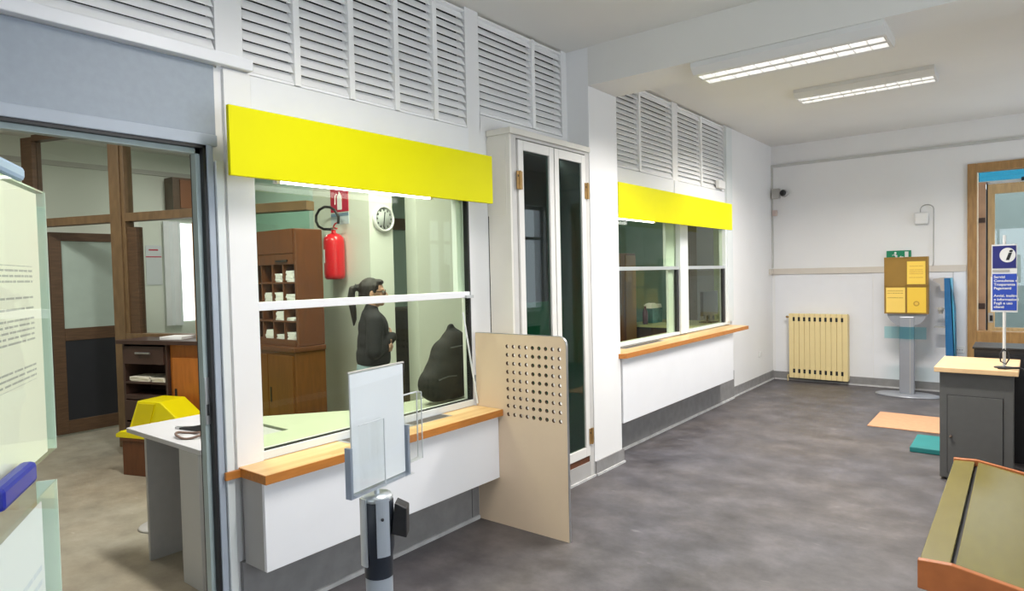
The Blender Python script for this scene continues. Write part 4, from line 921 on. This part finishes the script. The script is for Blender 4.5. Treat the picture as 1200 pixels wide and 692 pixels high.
c_ = MB().lathe([(.0, .0), (.099, 0), (.099, .002), (.0, .002)], (0, 0, .0182), 28).build('dial', mat('grey dial', (.50, .53, .52), .5), ck); c_.rotation_euler = (0, PI/2, 0)
hk = MB()
for k in range(12):
    a = 2*PI*k/12; hk.box(.0203, .0212, .080*math.sin(a)-.006, .080*math.sin(a)+.006, .080*math.cos(a)-.009, .080*math.cos(a)+.009)
hk.build('hour_marks', BLACK, ck, kind='stuff')
MB().tube([(.0225, 0, 0), (.0225, .01, .06)], .005, 6).build('hand', BLACK, ck); MB().tube([(.0225, 0, 0), (.0225, -.01, -.08)], .004, 6).build('hand', BLACK, ck)

# dark rack in the gap behind
rk = thing('black_rack', 'black perforated rack in the gap beyond the office pillar', 'rack', (-5.4, 4.85, 0))
box('body', mat('charcoal rack', (.03, .03, .035), .6), rk, -.25, .5, 0, .4, 0, 1.22); 
hl = MB()
for i in range(9):
    for j in range(6): hl.box(-.22+i*.08, -.18+i*.08, -.004, 0, .82+j*.06, .85+j*.06)
hl.build('perforations', BLACK, rk, kind='stuff')
box('top', mat('rack top', (.07, .06, .05), .6), rk, -.26, .51, -.01, .41, 1.22, 1.25)

# ================================================================== BACKPACK
bg = MB()
def R3(z, x=0, y=0): return (Matrix.Rotation(z, 3, 'Z') @ Matrix.Rotation(x, 3, 'X') @ Matrix.Rotation(y, 3, 'Y'))
bg.ball((-.02, .20, .20), (.11, .165, .21)); bg.ball((-.01, .215, .33), (.095, .125, .15)); bg.ball((0, .05, .125), (.115, .16, .125)); bg.ball((0, .12, .20), (.11, .14, .17)); bg.ball((0, .25, .13), (.11, .14, .13)); bg.ball((.0, .10, .24), (.10, .11, .13))
bg.tube([(-.02, .17, .45), (-.02, .19, .50), (-.02, .215, .505), (-.02, .235, .45)], .016, 10)
bg.ball((-.01, .13, .29), (.10, .11, .13)); bg.ball((.0, .08, .17), (.12, .13, .14)); bg.ball((0, .19, .10), (.12, .2, .10)); bg.ball((0, .26, .27), (.10, .11, .17))
bk_ = bg.build('backpack', BACKP, None); fuse(bk_, .010, 14); bk_.location = (-3.06, 3.02, .758)
tag(bk_, 'black backpack resting against the glass on the green desk', 'backpack')
sp_ = MB().tube([(.095, .33, .42), (.13, .355, .30), (.125, .36, .15), (.10, .33, .05)], .014, 8).build('strap', mat('strap webbing', (.03, .03, .032), .6), bk_)
MB().tube([(.075, .10, .36), (.108, .16, .37), (.105, .25, .37), (.07, .31, .33)], .004, 6).build('zipper', mat('dark zipper', (.05, .05, .055), .4), bk_)
MB().tube([(.115, -.06, .17), (.127, .02, .185), (.125, .10, .18)], .004, 6).build('zipper', MATS['dark zipper'], bk_)

# ================================================================== PERSON
def person():
    t = thing('person', 'person with dark ponytail, black sweater and light jeans standing behind the desk', 'person', (-3.98, 3.29, 0), math.radians(-30))
    # body: x to the right, y forward
    b = MB()
    b.limb([(-.085, 0, .80), (-.09, .01, .46), (-.09, -.015, .09)], [.075, .052, .036]); b.limb([(.085, 0, .80), (.09, .01, .46), (.09, -.015, .09)], [.075, .052, .036])
    for s in (-1, 1):
        b.limb([(s*.09, -.03, .045), (s*.095, .06, .035), (s*.10, .13, .025)], [.036, .032, .022])
    b.ball((0, 0, .90), (.15, .10, .12)); b.ball((0, 0, 1.05), (.125, .085, .13)); b.ball((0, .0, 1.20), (.15, .095, .14)); b.limb([(-.15, -.005, 1.275), (0, -.01, 1.30), (.15, -.005, 1.275)], [.048, .06, .048])
    b.limb([(0, -.012, 1.29), (0, .005, 1.40)], [.05, .044])
    # arms bent, forearms forward
    for s in (-1, 1):
        wz = 1.095+.035*s; wr = (-s*.03, .135+.02*s, wz)
        b.limb([(s*.165, -.005, 1.26), (s*.215, -.03, 1.04), wr], [.045, .037, .026])
        hx, hy = -s*.085, .135+.02*s
        b.limb([wr, (hx, hy, wz)], [.024, .026]); b.ball((hx-s*.015, hy, wz), (.042, .017, .034))
        for k in range(4):
            fz = wz-.024+k*.016; ln = (.052, .062, .066, .056)[k]
            b.limb([(hx-s*.045, hy, fz), (hx-s*(.045+ln*.6), hy-.008, fz), (hx-s*(.045+ln), hy-.026, fz)], [.0085, .008, .007], 8)
        b.limb([(hx-s*.005, hy+.004, wz+.028), (hx-s*.03, hy+.004, wz+.050), (hx-s*.052, hy, wz+.054)], [.011, .0095, .008], 8)
    # head
    rz = math.radians(-12)
    def Hd(p): v = Matrix.Rotation(rz, 3, 'Z') @ Vector(p); return (v.x, v.y+.012, v.z+1.475)
    hr = Matrix.Rotation(rz, 3, 'Z')
    b.ball(Hd((0, -.008, .02)), (.072, .092, .088), rot=hr); b.ball(Hd((0, .025, -.045)), (.055, .062, .062), rot=hr); b.ball(Hd((0, .062, -.082)), (.024, .022, .02), rot=hr)
    b.limb([Hd((0, .082, .018)), Hd((0, .106, -.022))], [.009, .013], 10); b.ball(Hd((-.010, .098, -.026)), .009, 8, 6); b.ball(Hd((.010, .098, -.026)), .009, 8, 6)
    b.ball(Hd((0, .083, -.052)), (.022, .012, .006), rot=hr); b.ball(Hd((0, .082, -.062)), (.020, .012, .007), rot=hr)
    for s in (-1, 1):
        b.ball(Hd((s*.072, -.008, -.005)), (.010, .018, .030), rot=hr); b.ball(Hd((s*.030, .072, .026)), (.022, .014, .008), rot=hr); b.ball(Hd((s*.034, .060, -.022)), (.020, .018, .018), rot=hr)
    o = b.build('body', SKIN, t); fuse(o, .0065, 2)
    for s in (-1, 1):
        e = MB().ball(Hd((s*.030, .077, .008)), (.012, .010, .009), 12, 8).build('eye', mat('eye white', (.7, .7, .68), .2), t)
        MB().ball(Hd((s*.030, .0865, .008)), (.005, .003, .005), 10, 6).build('iris', HAIR, e)
    h = MB().ball(Hd((0, -.022, .030)), (.080, .094, .092), rot=hr); h.ball(Hd((0, -.065, -.015)), (.062, .050, .062), rot=hr); h.ball(Hd((0, .035, .083)), (.055, .050, .026), rot=hr)
    for s in (-1, 1): h.limb([Hd((s*.066, .02, .055)), Hd((s*.072, .012, .02))], [.016, .008], 8)
    h.ball(Hd((0, -.115, .045)), (.026, .026, .028))
    h.limb([Hd((0, -.125, .05)), Hd((0, -.158, .035)), Hd((.0, -.168, -.04)), Hd((-.0, -.155, -.13)), Hd((-.01, -.15, -.20)), Hd((-.015, -.155, -.25))], [.018, .026, .030, .026, .020, .007], 12)
    hm = h.build('hair', HAIR, t); fuse(hm, .007, 2)
    MB().tube([Hd((.024*math.cos(a), -.132, .046+.024*math.sin(a))) for a in [2*PI*i/14 for i in range(15)]], .006, 8).build('hair_tie', BLACK, hm)
    gl = MB()
    for s in (-1, 1): gl.tube([Hd((s*.032+.024*math.cos(a), .094, .006+.019*math.sin(a))) for a in [2*PI*i/16 for i in range(17)]], .0025, 6); gl.tube([Hd((s*.056, .092, .010)), Hd((s*.074, .04, .012)), Hd((s*.077, -.01, .010))], .0025, 6)
    gl.tube([Hd((-.009, .096, .010)), Hd((.009, .096, .010))], .0025, 6).build('glasses', BLACK, t)
    s_ = MB(); s_.ball((0, 0, 1.02), (.18, .125, .11)); s_.ball((0, 0, 1.10), (.175, .122, .15)); s_.ball((0, .005, 1.20), (.175, .118, .14)); s_.limb([(-.145, -.008, 1.275), (0, -.012, 1.30), (.145, -.008, 1.275)], [.062, .074, .062]); s_.lathe([(.0, 0), (.172, 0), (.182, .03), (.182, .10), (.0, .12)], (0, 0, .925), 24, 1, .72)
    s_.limb([(0, -.012, 1.30), (0, -.006, 1.352)], [.075, .056])
    for s in (-1, 1): s_.limb([(s*.165, -.005, 1.262), (s*.218, -.032, 1.04), (-s*.005, .130+.02*s, 1.09+.035*s)], [.066, .062, .042])
    fuse(s_.build('sweater', KNIT, t), .010, 3)
    j = MB(); j.ball((0, -.01, .88), (.162, .125, .13)); j.lathe([(.0, 0), (.150, 0), (.146, .09), (.0, .1)], (0, 0, .86), 24, 1, .75)
    for s in (-1, 1): j.limb([(s*.082, 0, .80), (s*.09, .01, .46), (s*.09, -.015, .10)], [.090, .066, .056])
    fuse(j.build('jeans', JEANS, t), .010, 2)
    for s in (-1, 1):
        sh = MB(); sh.limb([(s*.09, -.035, .045), (s*.096, .06, .042), (s*.102, .145, .034)], [.044, .042, .033]); fuse(sh.build('shoe', PLASTW, t), .008, 2)
person()

# ================================================================== FAR COUNTER ROOM
fc = thing('brown_cupboard', 'tall brown cupboard seen through the far counter window', 'cabinet', (-4.5, 7.05, 0))
box('body', REDW, fc, 0, .5, .10, .66, 0, 1.83, bevel=.004); box('door', mat('ochre cupboard door', (.26, .13, .045), .4), fc, .5, .515, .36, .64, .05, 1.80); box('door', REDW, fc, .5, .515, .12, .35, .05, 1.80)
fk = thing('far_desk', 'pale topped desk behind the far counter window', 'desk', (-4.2, 7.35, 0))
box('desktop', mat('olive desktop', (.50, .50, .26), .5), fk, 0, 1.2, .4, 1.4, .86, .89); box('leg_panel', DARKW, fk, .05, 1.15, .45, .48, 0, .86); box('leg_panel', DARKW, fk, .05, 1.15, 1.32, 1.35, 0, .86)
bgk = thing('paper_bag', 'white and teal carrier bag on the desk behind the far window', 'bag', (-3.98, 8.18, .89))
MB().prism([(-.14, 0), (.14, 0), (.16, .20), (-.16, .20)], 0, -.06, .06).build('body', mat('teal bag print', (.10, .22, .24), .5, var=.3, scale=9), bgk)
MB().prism([(-.16, .20), (.16, .20), (.14, .25), (.03, .235), (-.05, .27), (-.15, .26)], 0, -.05, .05).build('contents', PAPER, bgk)
btl = thing('water_bottle', 'small bottle beside the carrier bag behind the far window', 'bottle', (-3.95, 7.87, .89))
MB().lathe([(.0, 0), (.033, .0), (.035, .02), (.035, .16), (.014, .21), (.014, .24)], seg=16).build('body', mat('mauve bottle', (.14, .07, .11), .3), btl); MB().cyl((0, 0, .24), (0, 0, .26), .016, 12).build('cap', PLASTW, btl)
mo = thing('desk_monitor', 'black computer monitor behind the far counter glass', 'monitor', (-3.3, 8.45, .89))
box('screen', BLACK, mo, -.02, .02, -.26, .26, .1, .42, bevel=.004); box('stand', BLACK, mo, -.03, .0, -.03, .03, .012, .2); box('foot', BLACK, mo, -.10, .08, -.12, .12, 0, .012)
